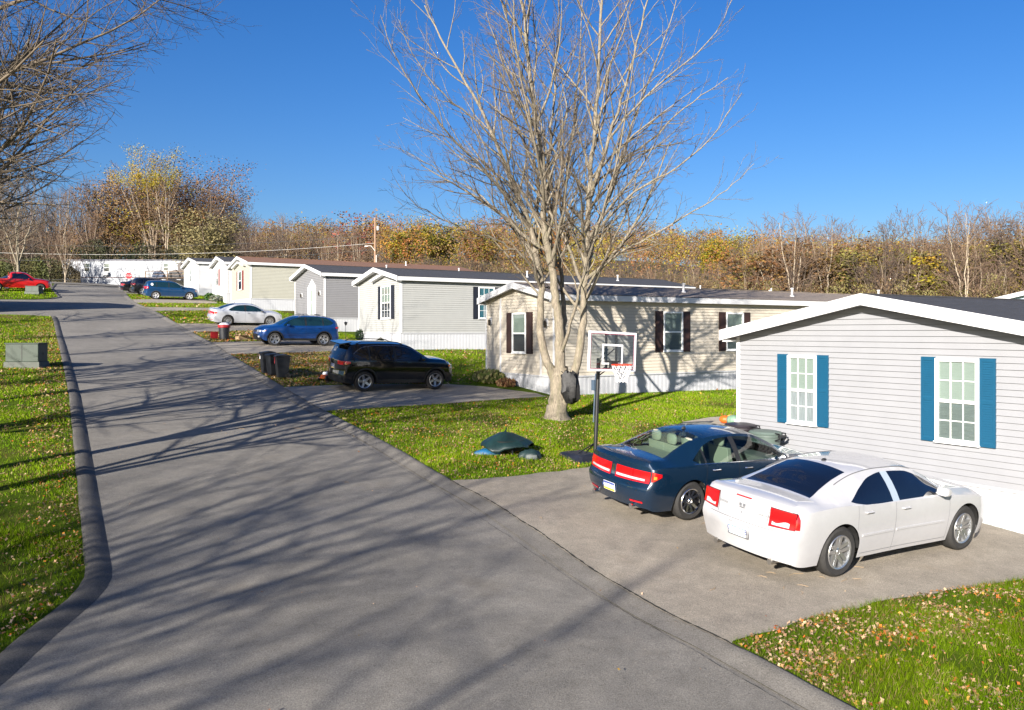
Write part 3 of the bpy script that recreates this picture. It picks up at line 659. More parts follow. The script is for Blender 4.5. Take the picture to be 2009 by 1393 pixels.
    for sg in (-1, 1):
        for x in doors:
            zz = np.linspace(c.bot(x)+.02, c.edge(x)[0]-.004, 8); seam([c.side(x, float(a), .0025, sg) for a in zz])
        xx = [v for v in np.linspace(doors[0], doors[-1], 16)]
        seam([c.side(v, c.bot(v) + (c.edge(v)[0]-c.bot(v))/NL, .0025, sg) for v in xx if all(abs(v-a) > c.ra for a in c.axles)])
    mb_build(sm_, 'panel_seam', sp.get('seam', DARK))
    # door handles and mirrors
    for sg in (-1, 1):
        for j in range(len(doors)-1):
            x = doors[j] + .16 if doors[j+1]-doors[j] < 1.6 else doors[j]+.2; z_ = c.edge(x)[0] - .10; m = MB(); p = c.side(x, z_, .02, sg)
            m.tube([c.side(x-.02, z_, .004, sg), c.side(x, z_, .028, sg), c.side(x+.14, z_, .028, sg), c.side(x+.16, z_, .004, sg)], .013, 6)
            mb_build(m, 'handle', sp.get('handle', paint), objs.get(('door', j, sg)), smooth=True)
        x = sp['mirror']; zb = c.edge(x)[0]; p = c.side(x, zb+.06, 0, sg); m = MB(); y1 = abs(p[1])
        m.tube([(p[0], sg*(y1-.04), zb+.03), (p[0], sg*(y1+.07), zb+.07)], .022, 6)
        prof = [(-.06, .00), (-.055, .05), (-.01, .075), (.055, .06), (.085, .02)]
        vs = []; 
        for (dx, rr) in prof:
            for k in range(10):
                a = 2*math.pi*k/10; vs.append((p[0]+dx, sg*(y1+.13) + sg*.105*math.copysign(abs(math.cos(a))**.6, math.cos(a))*(rr/.075 if dx > -.05 else (.9 if rr else 0)), zb+.10+.070*math.copysign(abs(math.sin(a))**.6, math.sin(a))*(rr/.075 if dx > -.05 else (.9 if rr else 0))))
        fs = [(i*10+k, i*10+(k+1) % 10, (i+1)*10+(k+1) % 10, (i+1)*10+k) for i in range(4) for k in range(10)] + [tuple(range(40, 50))]
        m.add(vs, fs); mb_build(m, 'mirror', sp.get('mirror_mat', paint), smooth=True)
    # underside and wheel wells
    u = MB(); u.box(.5, c.L-.5, -.68, .68, c.sill+.0, c.sill+.25)
    for xw in c.axles:
        for sg in (-1, 1):
            y0, y1 = sorted((sg*.60, sg*(float(c.fhalf(xw))-.045))); n = 12
            pts = [(xw + (c.ra+.008)*math.cos(math.pi*k/n), c.rw + (c.ra+.008)*math.sin(math.pi*k/n)) for k in range(n+1)]
            for (a, b), (d, e) in zip(pts[:-1], pts[1:]): u.add([(a, y0, b), (d, y0, e), (d, y1, e), (a, y1, b)], [(0, 1, 2, 3)])
            u.add([(xw+c.ra, sg*.6, c.sill)] + [(a, sg*.6, b) for a, b in pts] + [(xw-c.ra, sg*.6, c.sill)], [tuple(range(n+3))])
    mb_build(u, 'underbody', DARK)
    # wheels
    rw = c.rw
    for xw in c.axles:
        for sg in (-1, 1):
            wh = bpy.data.objects.new('wheel', None); COL.objects.link(wh); wh.parent = r; wh.empty_display_size = .2
            wh.location = T @ Vector((xw, sg*(float(c.fhalf(xw))-.035-.11), rw)); wh.rotation_euler = (0, 0, 0 if sg < 0 else math.pi)
            key = 'wheel_' + sp['wheel'][0]
            if key not in MESH:
                n = 40; k = MB(); rr = sp['wheel'][1]; W2 = .11
                k.lathe([(rr-.01, W2-.03), (rr+.005, W2-.005), (rw-.045, W2+.004), (rw-.012, W2-.018), (rw, W2-.05), (rw, -W2+.05), (rw-.012, -W2+.018), (rw-.045, -W2-.004), (rr+.005, -W2+.005), (rr-.01, -W2+.03)], n, axis='y')
                for gy in (-.045, -.015, .015, .045): k.lathe([(rw+.0015, gy-.004), (rw+.0015, gy+.004)], n, axis='y', mi=1)
                o1 = k.build('tyre', [RUBBER, DARK], None, smooth=True, angle=40)
                k = MB(); k.lathe([(rr+.004, -W2+.006), (rr-.004, -W2-.004), (rr-.022, -W2+.004), (rr-.030, -W2+.05), (rr-.03, W2-.03)], n, axis='y'); k.lathe([(.0, .0), (.17, .0), (.17, .02)], 24, axis='y', mi=1); k.lathe([(0, -.035), (rr-.03, -.035+.04)], n, axis='y', mi=1)
                sp['spokes'](k, rr, W2); o2 = k.build('rim', sp['rimmats'], None, smooth=True, angle=30)
                MESH[key] = (o1.data, o2.data); bpy.data.objects.remove(o1); bpy.data.objects.remove(o2)
            for nm, me in zip(('tyre', 'rim'), MESH[key]):
                q = bpy.data.objects.new(nm, me); COL.objects.link(q); q.parent = wh; q.rotation_euler = (0, random.uniform(0, 6), 0)
    if extras: extras(api)
    return r
MESH = {}
def spokes_generic(n, wdt, twin=0, taper=.8, mi=0, hub=.06, out=-.085):
    def f(k, rr, W2):
        for i in range(n):
            for dd in ((-twin, twin) if twin else (0,)):
                a = 2*math.pi*i/n; ca, sa = math.cos(a), math.sin(a)
                def P(rad, lat, y): return (ca*rad - sa*lat, y, sa*rad + ca*lat)
                y0 = out + .02; y1 = -W2 + .012; w0 = wdt*.5; w1 = wdt*.5*taper; r0, r1 = hub*.5, rr-.015; l0 = dd*.75; l1 = dd*1.25
                vs = [P(r0, l0-w0, y0), P(r0, l0+w0, y0), P(r1, l1+w1, y1), P(r1, l1-w1, y1), P(r0, l0-w0*1.2, y0+.04), P(r0, l0+w0*1.2, y0+.04), P(r1, l1+w1*1.2, y1+.04), P(r1, l1-w1*1.2, y1+.04)]
                k.add(vs, [(0, 1, 2, 3), (4, 7, 6, 5), (0, 4, 5, 1), (1, 5, 6, 2), (2, 6, 7, 3), (3, 7, 4, 0)], mi)
        k.lathe([(.0, out+.0), (.03, out+.0), (.036, out+.008), (hub, out+.016), (hub+.01, out+.06)], 20, axis='y', mi=mi)
        for i in range(5):
            a = 2*math.pi*(i+.5)/5; k.lathe([(0, out+.012), (.008, out+.012), (.008, out+.03)], 8, (math.cos(a)*.052, 0, math.sin(a)*.052), axis='y', mi=1)
    return f
RIMD = mat('rim_dark', (.03, .03, .032), .5, metal=.3); BRAKE = mat('brake_disc', (.16, .12, .10), .45, metal=.7)
def plate(api, z, w_, h_, txt, cols, back=True, y=0.0, off=.012, rim=None):
    c, r, T = api['c'], api['r'], api['T']; x = c.rear(y, z)[0] - off
    dz = .10; sl = (c.rear(y, z+dz)[0] - c.rear(y, z-dz)[0])/(2*dz); a = math.atan(sl)
    M = T @ Matrix.Translation((x, y, z)) @ Matrix.Rotation(a, 4, 'Y')
    k = MB(); k.box(-.004, .006, -w_/2, w_/2, -h_/2, h_/2, 0, M)
    for (z0, z1, mi) in cols: k.box(-.0055, -.004, -w_/2+.004, w_/2-.004, z0*h_, z1*h_, mi, M)
    p = k.build('licence_plate', [mat('plate_white', (.75, .76, .78), .4), mat('plate_blue', (.02, .05, .25), .4), mat('plate_yellow', (.8, .5, .03), .4), mat('plate_pale_blue', (.32, .55, .8), .4)], r)
    M2 = M @ frame_M((-.0058, 0, 0), (0, -1, 0), (0, 0, 1)); text_obj(txt, h_*.62, M2, mat('plate_ink', (.03, .06, .22), .5), p, 'lettering', .0006)
    return p
def badge(api, txt, y, z, size, m_, sx=1.0, face='rear'):
    c, T = api['c'], api['T']; x = c.rear(y, z)[0] - .004; dz = .05; sl = (c.rear(y, z+dz)[0] - c.rear(y, z-dz)[0])/(2*dz)
    e = .1; sy_ = (c.rear(y+e, z)[0]-c.rear(y-e, z)[0])/(2*e)
    text_obj(txt, size, T @ frame_M((x, y, z), (-sy_, -1, 0), (sl, 0, 1)), m_, api['r'], 'badge', .0015, sx=sx)
def paintm(name, c, rough=.22, metal=.0, coat=1.0): return mat(name, c, rough, metal=metal, coat=coat, var=.03, vscale=8)
P_WHITE = paintm('white_paint_gloss', (.40, .40, .41)); P_TEAL = paintm('dark_teal_paint', (.004, .018, .042), .25, .3); P_BLACKC = paintm('black_car_paint', (.0015, .002, .003), .12)
P_BLUE = paintm('bright_blue_paint', (.004, .045, .19), .3, .4); P_SILV = paintm('silver_paint', (.50, .52, .56), .3, .25); P_NAVY = paintm('blue_paint', (.004, .045, .13), .3, .4); P_RED = paintm('red_car_paint', (.40, .006, .008), .3)
TINT = mat('tinted_glass', (.004, .005, .008), .03, spec=.9, coat=.5); GLASSG = mat('green_glass', (.006, .022, .026), .03, spec=.9, coat=.5)
CLRG = glass_mat('clear_car_glass', (.55, .68, .64))

SEDAN_W = dict(L=5.08, rw=.365, ra=.42, sill=.22, axles=(1.10, 4.15), tuck=.10, bulge_r=.13, bulge_f=.22,
  top=[(0,1.03),(.05,1.085),(.3,1.12),(.68,1.13),(1.0,1.235),(1.35,1.36),(1.75,1.452),(2.2,1.485),(2.7,1.478),(3.0,1.44),(3.35,1.30),(3.80,1.085),(4.3,1.03),(4.8,.93),(5.0,.84),(5.08,.76)],
  belt=[(0,.94),(.4,1.00),(1.1,1.035),(1.6,1.00),(2.4,.975),(3.6,.955),(4.4,.90),(5.08,.72)], half=[(0,.86),(.12,.90),(.5,.935),(1.2,.945),(2.5,.925),(3.8,.94),(4.5,.93),(4.9,.88),(5.08,.80)],
  roof=[(0,.78),(.5,.76),(.8,.70),(1.1,.635),(1.6,.585),(2.2,.575),(2.9,.59),(3.3,.65),(3.75,.74),(4.5,.74),(5.08,.62)], crown=[(0,.03),(.6,.035),(.9,.05),(1.5,.06),(2.5,.06),(3.2,.07),(3.8,.055),(4.6,.05),(5.08,.03)],
  xr=[(0,.16),(.25,.10),(.5,.03),(.62,0),(.80,.05),(1.0,.075),(1.06,.09),(1.2,.14)], xf=[(0,.2),(.3,.06),(.5,0),(.7,.04),(.9,.14),(1.2,.3)],
  lo=[(1.3,1.065),(1.42,1.035),(1.8,.99),(3.6,.99)], hi=[(1.3,1.07),(1.42,1.12),(1.65,1.225),(1.95,1.33),(2.3,1.375),(2.8,1.355),(3.1,1.27),(3.6,1.0)],
  windows=[(1.3,2.26),(2.42,3.56)], doors=[1.42,2.32,3.66], ws=(2.98,3.78), rg=(.74,1.62), mirror=3.38, wheel=('twin_spoke',.245), spokes=spokes_generic(5,.052,.036,1.0), rimmats=[ALLOY, mat('rim_back',(.10,.085,.07),.6)], pillar=mat('pillar_grey',(.30,.36,.42),.35), handle=P_WHITE, seam=mat('seam_grey', (.10,.10,.11), .7))
SEDAN_T = dict(L=4.82, rw=.34, ra=.385, sill=.20, axles=(1.10, 3.83), tuck=.12, bulge_r=.15, bulge_f=.22,
  top=[(0,1.00),(.05,1.06),(.3,1.085),(.60,1.09),(.95,1.22),(1.35,1.36),(1.8,1.435),(2.3,1.45),(2.7,1.43),(3.1,1.30),(3.62,1.03),(4.1,.98),(4.6,.86),(4.75,.78),(4.82,.72)],
  belt=[(0,.93),(.4,.965),(1.1,.97),(2.0,.95),(3.4,.91),(4.2,.86),(4.82,.70)], half=[(0,.82),(.12,.87),(.5,.905),(1.2,.917),(2.5,.905),(3.6,.915),(4.2,.90),(4.6,.84),(4.82,.76)],
  roof=[(0,.74),(.4,.73),(.7,.68),(1.0,.62),(1.5,.575),(2.2,.565),(2.7,.58),(3.1,.64),(3.6,.73),(4.2,.72),(4.82,.60)], crown=[(0,.03),(.5,.03),(.8,.05),(1.5,.055),(2.5,.055),(3.1,.06),(3.6,.05),(4.4,.05),(4.82,.03)],
  xr=[(0,.2),(.25,.12),(.45,.02),(.60,0),(.70,.06),(.9,.09),(1.0,.10),(1.2,.16)], xf=[(0,.2),(.3,.06),(.5,0),(.7,.04),(.9,.14),(1.2,.3)],
  lo=[(1.12,1.04),(1.25,.99),(1.6,.97),(3.5,.955)], hi=[(1.12,1.045),(1.3,1.15),(1.55,1.27),(1.9,1.345),(2.3,1.36),(2.65,1.335),(3.0,1.22),(3.45,.965)],
  windows=[(1.12,1.38),(1.42,2.14),(2.26,3.42)], doors=[1.40,2.20,3.46], ws=(2.66,3.60), rg=(.64,1.55), mirror=3.22, wheel=('chrome_spoke',.225), spokes=spokes_generic(10,.044,0,1.15), rimmats=[CHROME, mat('rim_back2',(.06,.055,.05),.6)], handle=CHROME, mirror_mat=CHROME)
SUV_B = dict(L=4.40, rw=.35, ra=.405, sill=.27, axles=(.86, 3.50), tuck=.09, bulge_r=.12, bulge_f=.2,
  top=[(0,1.04),(.03,1.10),(.10,1.25),(.25,1.46),(.42,1.60),(.8,1.645),(1.5,1.655),(2.2,1.63),(2.5,1.58),(2.9,1.38),(3.35,1.13),(3.9,1.07),(4.2,.98),(4.35,.88),(4.40,.82)],
  belt=[(0,.99),(.3,1.06),(1.2,1.05),(2.2,1.02),(3.2,.985),(4.0,.93),(4.40,.78)], half=[(0,.80),(.1,.85),(.4,.89),(1.0,.91),(2.2,.90),(3.3,.91),(4.0,.885),(4.3,.82),(4.40,.76)],
  roof=[(0,.74),(.15,.70),(.4,.64),(.9,.61),(2.0,.60),(2.5,.61),(2.9,.65),(3.35,.74),(4.0,.72),(4.40,.62)], crown=[(0,.02),(.3,.03),(.8,.045),(2.2,.045),(2.9,.06),(3.4,.05),(4.40,.03)],
  xr=[(0,.12),(.3,.04),(.5,0),(.75,.03),(.95,.02),(1.2,.05)], xf=[(0,.15),(.3,.04),(.55,0),(.8,.04),(1.1,.2)],
  lo=[(.42,1.22),(.6,1.12),(1.0,1.085),(3.2,1.055)], hi=[(.42,1.24),(.6,1.38),(.85,1.49),(1.4,1.535),(2.2,1.515),(2.6,1.42),(3.18,1.07)],
  windows=[(.42,.98),(1.04,1.90),(1.99,3.14)], doors=[1.02,1.95,3.12], ws=(2.42,3.32), rg=(.05,.40), mirror=2.92, wheel=('five_spoke',.235), spokes=spokes_generic(5,.075,0,.9), rimmats=[ALLOY, RIMD])
SUV_S = dict(SUV_B); SUV_S.update(L=4.45, rw=.345, axles=(.95, 3.58), wheel=('cross_spoke', .235), spokes=spokes_generic(5, .05, .02, 1.5), rimmats=[mat('machined_rim', (.42,.43,.44), .3, metal=.8), DARK],
  top=[(0,1.02),(.03,1.08),(.12,1.25),(.35,1.45),(.6,1.53),(1.0,1.57),(1.6,1.59),(2.2,1.56),(2.5,1.50),(2.9,1.33),(3.4,1.09),(3.95,1.02),(4.25,.92),(4.4,.84),(4.45,.78)])
SUV_G = dict(SUV_B); SUV_G.update(L=4.70, rw=.36, axles=(.95, 3.81), wheel=('bright_spoke', .25), spokes=spokes_generic(5, .07, .0, 1.0), rimmats=[mat('bright_rim', (.75,.75,.76), .3, metal=.6), RIMD],
  top=[(0,1.08),(.03,1.15),(.12,1.35),(.35,1.58),(.6,1.66),(1.2,1.69),(2.2,1.67),(2.6,1.60),(3.0,1.40),(3.5,1.18),(4.1,1.12),(4.5,1.02),(4.65,.94),(4.70,.86)],
  half=[(0,.80),(.1,.86),(.4,.90),(1.0,.92),(2.2,.91),(3.5,.92),(4.3,.89),(4.6,.83),(4.70,.78)], roof=[(0,.74),(.15,.70),(.4,.66),(.9,.64),(2.0,.63),(2.6,.64),(3.0,.67),(3.5,.75),(4.3,.72),(4.70,.62)],
  belt=[(0,1.0),(.3,1.08),(1.2,1.07),(2.2,1.05),(3.4,1.02),(4.2,.96),(4.70,.82)], crown=[(0,.02),(.3,.03),(.8,.045),(2.2,.045),(3.0,.06),(3.6,.05),(4.70,.03)],
  lo=[(.42,1.24),(.6,1.14),(1.0,1.10),(3.4,1.085)], hi=[(.42,1.26),(.6,1.42),(.85,1.53),(1.4,1.56),(2.3,1.54),(2.7,1.44),(3.36,1.10)], windows=[(.42,.98),(1.04,1.98),(2.07,3.3)], doors=[1.02,2.03,3.3], ws=(2.52,3.46), rg=(.05,.5), mirror=3.05)
TRUCK = dict(L=5.5, rw=.38, ra=.44, sill=.36, axles=(1.15, 4.55), tuck=.07, bulge_r=.05, bulge_f=.2,
  top=[(0,1.14),(.05,1.16),(1.9,1.17),(2.0,1.19),(2.12,1.66),(2.25,1.77),(2.8,1.79),(3.3,1.74),(3.6,1.60),(4.15,1.24),(4.7,1.18),(5.2,1.08),(5.42,.98),(5.5,.90)],
  belt=[(0,1.09),(1.9,1.11),(2.2,1.10),(4.0,1.07),(4.8,1.02),(5.5,.84)], half=[(0,.90),(.2,.93),(3,.93),(4.6,.93),(5.2,.88),(5.5,.80)], roof=[(0,.86),(1.9,.86),(2.1,.70),(2.4,.64),(3.2,.64),(3.6,.68),(4.15,.80),(5.5,.68)],
  crown=[(0,.01),(1.9,.01),(2.2,.04),(3.3,.05),(4.2,.05),(5.5,.03)], xr=[(0,.1),(.4,0),(1.2,0)], xf=[(0,.15),(.4,0),(.9,.04),(1.2,.1)], lo=[(2.2,1.16),(4.1,1.13)], hi=[(2.2,1.60),(2.4,1.66),(3.3,1.62),(3.9,1.15)],
  windows=[(2.28,3.85)], doors=[2.2,3.95], ws=(3.36,4.1), rg=(2.0,2.12), mirror=3.6, wheel=('truck_spoke', .24), spokes=spokes_generic(5, .08, .0, 1.0), rimmats=[ALLOY, RIMD])
PRINT = mat('badge_grey', (.25, .26, .28), .3, metal=.5)
def lens(api, name, fn, u0, u1, lo, hi, m_, off=.012, nu=10, nw=5):
    us, ws = api['grid'](u0, u1, lo, hi, nu, nw); return api['mb_build'](api['patch'](fn, us, ws, off), name, m_, smooth=True)
def ex_white(api):
    c = api['c']
    q = MB(); n = 13
    for sg in (-1, 1):
        s = [c.rear(sg*y, z, .004) for y, z in ((.46, .72), (.47, .90), (.49, 1.03))]
        for a, b in zip(s[:-1], s[1:]): q.add([a, b, (b[0], b[1]-sg*.007, b[2]), (a[0], a[1]-sg*.007, a[2])], [(0, 1, 2, 3)])
    pl = c.rear(0, .565, .006); q.box(pl[0]-.002, pl[0]+.02, -.185, .185, .47, .475); q.box(pl[0]-.0, pl[0]+.02, -.185, .185, .655, .66); q.box(pl[0]-.0, pl[0]+.02, -.19, -.185, .47, .66); q.box(pl[0]-.0, pl[0]+.02, .185, .19, .47, .66)
    api['mb_build'](q, 'panel_seam', SEDAN_W['seam'])
    for sg in (-1, 1):
        rr = lambda y, z, o: c.rear(sg*y, z, o)
        lens(api, 'lamp_housing', rr, .488, .862, lambda y: .752 + .03*(y-.5), lambda y: 1.012 - .04*(y-.5), mat('dark_red', (.10, .003, .006), .4), .010)
        a = lens(api, 'taillight', rr, .50 , .858, lambda y: .765 + .03*(y-.5), lambda y: 1.00 - .04*(y-.5), REDL, .016)
        us, ws = api['grid'](.54, .79, .785, lambda y: .835 - .02*math.sin((y-.53)*22), 10, 3); q = api['patch'](rr, us, ws, .020); api['mb_build'](q, 'reflector', CLEARL, a, smooth=True)
        us, ws = api['grid'](.0, .09, .775, .985, 4, 4); q = api['patch'](lambda u, z, o: c.side(u, z, o+.004, sg), us, ws, .010); api['mb_build'](q, 'taillight', REDL, smooth=True)
        q = MB(); q.tube([(.10, sg*.52, .24), (.34, sg*.52, .25)], .042, 14); api['mb_build'](q, 'exhaust_pipe', mat('exhaust_dull', (.35, .33, .3), .4, metal=.9), smooth=True)
        q = MB(); us, ws = api['grid'](1.55, 2.28, .545, .575, 8, 2); api['patch'](lambda u, z, o: c.side(u, z, o, sg), us, ws, .012, q); us, ws = api['grid'](2.36, 3.55, .545, .575, 8, 2); api['patch'](lambda u, z, o: c.side(u, z, o, sg), us, ws, .012, q); api['mb_build'](q, 'body_moulding', api['paint'], smooth=True)
        lens(api, 'headlight', lambda y, z, o: c.front(sg*y, z, o), .45, .72, .64, .76, CLEARL)
    lens(api, 'high_brake_light', c.rear, -.14, .14, 1.035, 1.05, REDL, .010, 5, 2)
    q = MB(); s = [c.rear(y, .70, .004) for y in np.linspace(-.62, .62, 14)]
    for a, b in zip(s[:-1], s[1:]): q.add([a, b, (b[0], b[1], b[2]+.008), (a[0], a[1], a[2]+.008)], [(0, 1, 2, 3)])
    api['mb_build'](q, 'bumper_seam', SEDAN_W['seam'])
    q = MB(); z0 = .76
    for dy in (-.035, .035): 
        p = c.rear(dy, .92, .006); q.box(p[0]-.004, p[0]+.01, dy-.022, dy+.022, .90, .945)
    p = c.rear(0, .88, .006); q.box(p[0]-.004, p[0]+.01, -.05, .05, .875, .895); api['mb_build'](q, 'emblem', PRINT, bevel=.006)
    q = MB(); p = c.rear(0, .83, .0); q.lathe([(0, -.006), (.014, -.006), (.014, .004)], 12, (p[0], 0, .83)); 
    q = MB(); q.tube([(p[0]-.006, 0, .815), (p[0]+.01, 0, .815)], .013, 10); api['mb_build'](q, 'lock', PRINT)
    badge(api, 'CHARGER', -.37, .865, .042, PRINT, 1.25); badge(api, 'SXT', -.40, .80, .036, PRINT, 1.2); badge(api, 'DODGE', .37, .885, .038, PRINT, 1.25)
    plate(api, .565, .32, .16, 'GPZ-238', [(.24, .46, 3), (-.46, -.30, 3)], off=.026)
    # shark fin and fuel door line
    q = MB(); q.lathe([(0, .035), (.02, .03), (.035, .0)], 12, (1.78, 0, 1.452+.0), sx=1.6); api['mb_build'](q, 'aerial', BLACKP, smooth=True)
    q = MB()
    for sg in (-1, 1):
        pts = [c.side(x, z, .004, sg) for x, z in zip(np.linspace(1.22, 3.02, 24), [float(c.fhi(x))*0 + c.edge(x)[1]-.002 for x in np.linspace(1.22, 3.02, 24)])]
        q.tube([(p[0], p[1], p[2]+.004) for p in pts], .006, 5)
    api['mb_build'](q, 'roof_gutter', SEDAN_W['seam'])
    badge_side = c.side(3.93, .62, .004, -1)
CREAM = mat('cream_leather', (.33, .31, .24), .6)
def interior(api, xs_front=2.35, xs_back=1.55):
    k = MB(); k.box(.9, 3.5, -.74, .74, .42, .46); fl = api['mb_build'](k, 'cabin_floor', mat('cabin_floor', (.10, .095, .08), .9))
    def seat(x, y, w_, parent=None):
        q = MB(); q.box(x-.02, x+.5, y-w_, y+w_, .46, .66)
        q.prism([(x+.06, .60), (x-.10, 1.14), (x-.19, 1.14), (x-.08, .55)], y-w_, y+w_)
        q.lathe([(0, -.09), (.08, -.085), (.105, -.03), (.105, .05), (.07, .10), (0, .11)], 14, (x-.17, y, 1.24), sx=.55, sy=1.25)
        api['mb_build'](q, 'car_seat', CREAM, smooth=True, bevel=.02)
    for y in (-.37, .37): seat(xs_front, y, .24)
    for y in (-.42, 0, .42): seat(xs_back, y, .21)
    q = MB(); q.box(.66, 1.32, -.62, .62, .98, 1.01); api['mb_build'](q, 'parcel_shelf', CREAM)
    q = MB(); q.box(3.0, 3.45, -.72, .72, .70, .93); api['mb_build'](q, 'dashboard', mat('dash_grey', (.10, .10, .09), .7), bevel=.04)
    q = MB(); n = 20; q.tube([(2.93 + .05*math.sin(2*math.pi*k/n), .37 + .18*math.cos(2*math.pi*k/n), .93 + .17*math.sin(2*math.pi*k/n)) for k in range(n+1)], .014, 6, cap=False); api['mb_build'](q, 'steering_wheel', BLACKP, smooth=True)
    q = MB()
    for sg in (-1, 1): q.box(1.45, 3.4, sg*.80-.01, sg*.80+.01, .5, .92)
    api['mb_build'](q, 'door_lining', CREAM)
def ex_teal(api, txt=('LINCOLN', 'MKZ'), dark=True):
    c = api['c']; wf = lambda y: .055*max(0, (y-.60)/.25)
    for sg in (-1, 1):
        rr = lambda y, z, o: c.rear(sg*y, z, o)
        a = lens(api, 'taillight', rr, .075, .47, lambda y: .69 + .015*y, lambda y: .90 - .01*y, REDL, .012, 10); lens(api, 'taillight', rr, .48, .80, lambda y: .69 + .015*y, lambda y: .90 - .01*y, REDL, .012, 10)
        us, ws = api['grid'](.10, .72, lambda y: .725 + .012*y, .765, 14, 3); api['mb_build'](api['patch'](rr, us, ws, .016), 'reflector', CLEARL, a, smooth=True)
        a = lens(api, 'taillight', lambda u, z, o: c.side(u, z, o+.003, sg), .02, .34, lambda u: .73+.25*u, lambda u: .90-.10*u, REDL, .010, 8, 5)
        us, ws = api['grid'](.06, .16, .78, .83, 4, 3); api['mb_build'](api['patch'](lambda u, z, o: c.side(u, z, o+.003, sg), us, ws, .014), 'turn_signal', AMBER, a, smooth=True)
        lens(api, 'rear_reflector', rr, .46, .70, .345, .375, REDL, .012, 6, 3)
        q = MB(); q.tube([(.06, sg*.52, .27), (.3, sg*.52, .27)], .045, 14); api['mb_build'](q, 'exhaust_pipe', CHROME, smooth=True)
        q = MB(); q.tube([c.side(x, c.edge(x)[0]+.010, .006, sg) for x in np.linspace(1.12, 3.5, 26)], .008, 5); api['mb_build'](q, 'chrome_strip', CHROME, smooth=True)
        lens(api, 'headlight', lambda y, z, o: c.front(sg*y, z, o), .42, .66, .60, .72, CLEARL)
    lens(api, 'emblem', c.rear, -.032, .032, .715, .885, CHROME, .018, 4, 5)
    badge(api, txt[0], .52, .655, .040, CHROME, 1.3); badge(api, txt[1], -.46, .64, .046, CHROME, 1.2); badge(api, 'AWD', -.50, .59, .030, CHROME, 1.5)
    p = plate(api, .50, .305, .152, 'KZL-6953', [(.26, .47, 1), (-.47, -.24, 2)], off=.016)
    for y in (-.62, -.25, .25, .62):
        q = MB(); p0 = c.rear(y, .56, .003); q.tube([(p0[0], y, .56), (p0[0]+.01, y, .56)], .012, 10); api['mb_build'](q, 'parking_sensor', BLACKP)
    q = MB(); q.lathe([(0, .05), (.012, .045), (.03, .0)], 10, (1.65, 0, 1.42), sx=1.8); api['mb_build'](q, 'aerial', BLACKP, smooth=True)
    if dark: interior(api)
    for y in (-.33,):
        q = MB(); q.box(4.0, 4.4, -.5, .5, .97, .975)
def ex_silver(api): ex_teal(api, dark=False)
def cladding(api, m_=BLACKP, wd=.055, sill=.13):
    c = api['c']
    for sg in (-1, 1):
        for xw in c.axles:
            q = MB(); n = 22; rings = []
            for rad in (c.ra-.004, c.ra+wd):
                pts = []
                for k in range(n+1):
                    a = math.pi*(k/n) ; x = xw + rad*math.cos(a); z = max(c.rw + rad*math.sin(a), c.sill+.02); p = c.side(min(max(x, .02), c.L-.02), z, .012, sg); pts.append(p)
                rings.append(pts)
            for k in range(n): q.add([rings[0][k], rings[1][k], rings[1][k+1], rings[0][k+1]], [(0, 1, 2, 3)])
            api['mb_build'](q, 'wheel_arch_trim', m_, smooth=True)
        us, ws = api['grid'](c.axles[0]+c.ra+.02, c.axles[1]-c.ra-.02, c.sill+.005, c.sill+sill, 10, 4); api['mb_build'](api['patch'](lambda u, z, o: c.side(u, z, o, sg), us, ws, .012), 'sill_cladding', m_, smooth=True)
    lens(api, 'bumper_cladding', c.rear, -.74, .74, .30, .52, m_, .010, 16, 4); lens(api, 'bumper_cladding', c.front, -.70, .70, .28, .44, m_, .010, 16, 4)
def suv_lights(api, zl=(.90, 1.03), yl=(.42, .78), wrap=.28, head=(.72, .86), plz=.80, txt='KXR-4127', hood=True):
    c = api['c']
    for sg in (-1, 1):
        lens(api, 'taillight', lambda y, z, o: c.rear(sg*y, z, o), yl[0], yl[1], zl[0], zl[1], REDL, .012, 8); lens(api, 'taillight', lambda u, z, o: c.side(u, z, o, sg), .02, wrap, lambda u: zl[0]+.02+.1*u, lambda u: zl[1]-.05*u, REDL, .012, 8)
        lens(api, 'headlight', lambda y, z, o: c.front(sg*y, z, o), .36, .70, head[0], head[1], CLEARL); lens(api, 'headlight', lambda u, z, o: c.side(c.L-u, z, o, sg), .02, .30, lambda u: head[0]+.02+.14*u, lambda u: head[1]-.01+.02*u, CLEARL, .010, 8)
        lens(api, 'turn_signal', lambda u, z, o: c.side(c.L-u, z, o, sg), .20, .34, head[0]+.10, head[1]+.012, AMBER, .012, 4, 3)
        lens(api, 'fog_lamp', lambda y, z, o: c.front(sg*y, z, o), .50, .62, .42, .50, CLEARL, .016, 5, 3)
    lens(api, 'grille', c.front, -.34, .34, head[0]-.02, head[1]-.01, BLACKP, .008, 10, 4); lens(api, 'lower_grille', c.front, -.45, .45, .42, .58, BLACKP, .009, 10, 4)
    plate(api, plz, .305, .152, txt, [(.26, .47, 1), (-.47, -.24, 2)])
def rails(api, m_, x0=.6, x1=2.3):
    c = api['c']
    for sg in (-1, 1):
        q = MB(); xx = np.linspace(x0, x1, 10); q.tube([c.topp(float(x), sg*(float(c.froof(x))-.05), .055 if 0 < i < 9 else .0) for i, x in enumerate(xx)], .016, 6); api['mb_build'](q, 'roof_rail', m_, smooth=True)
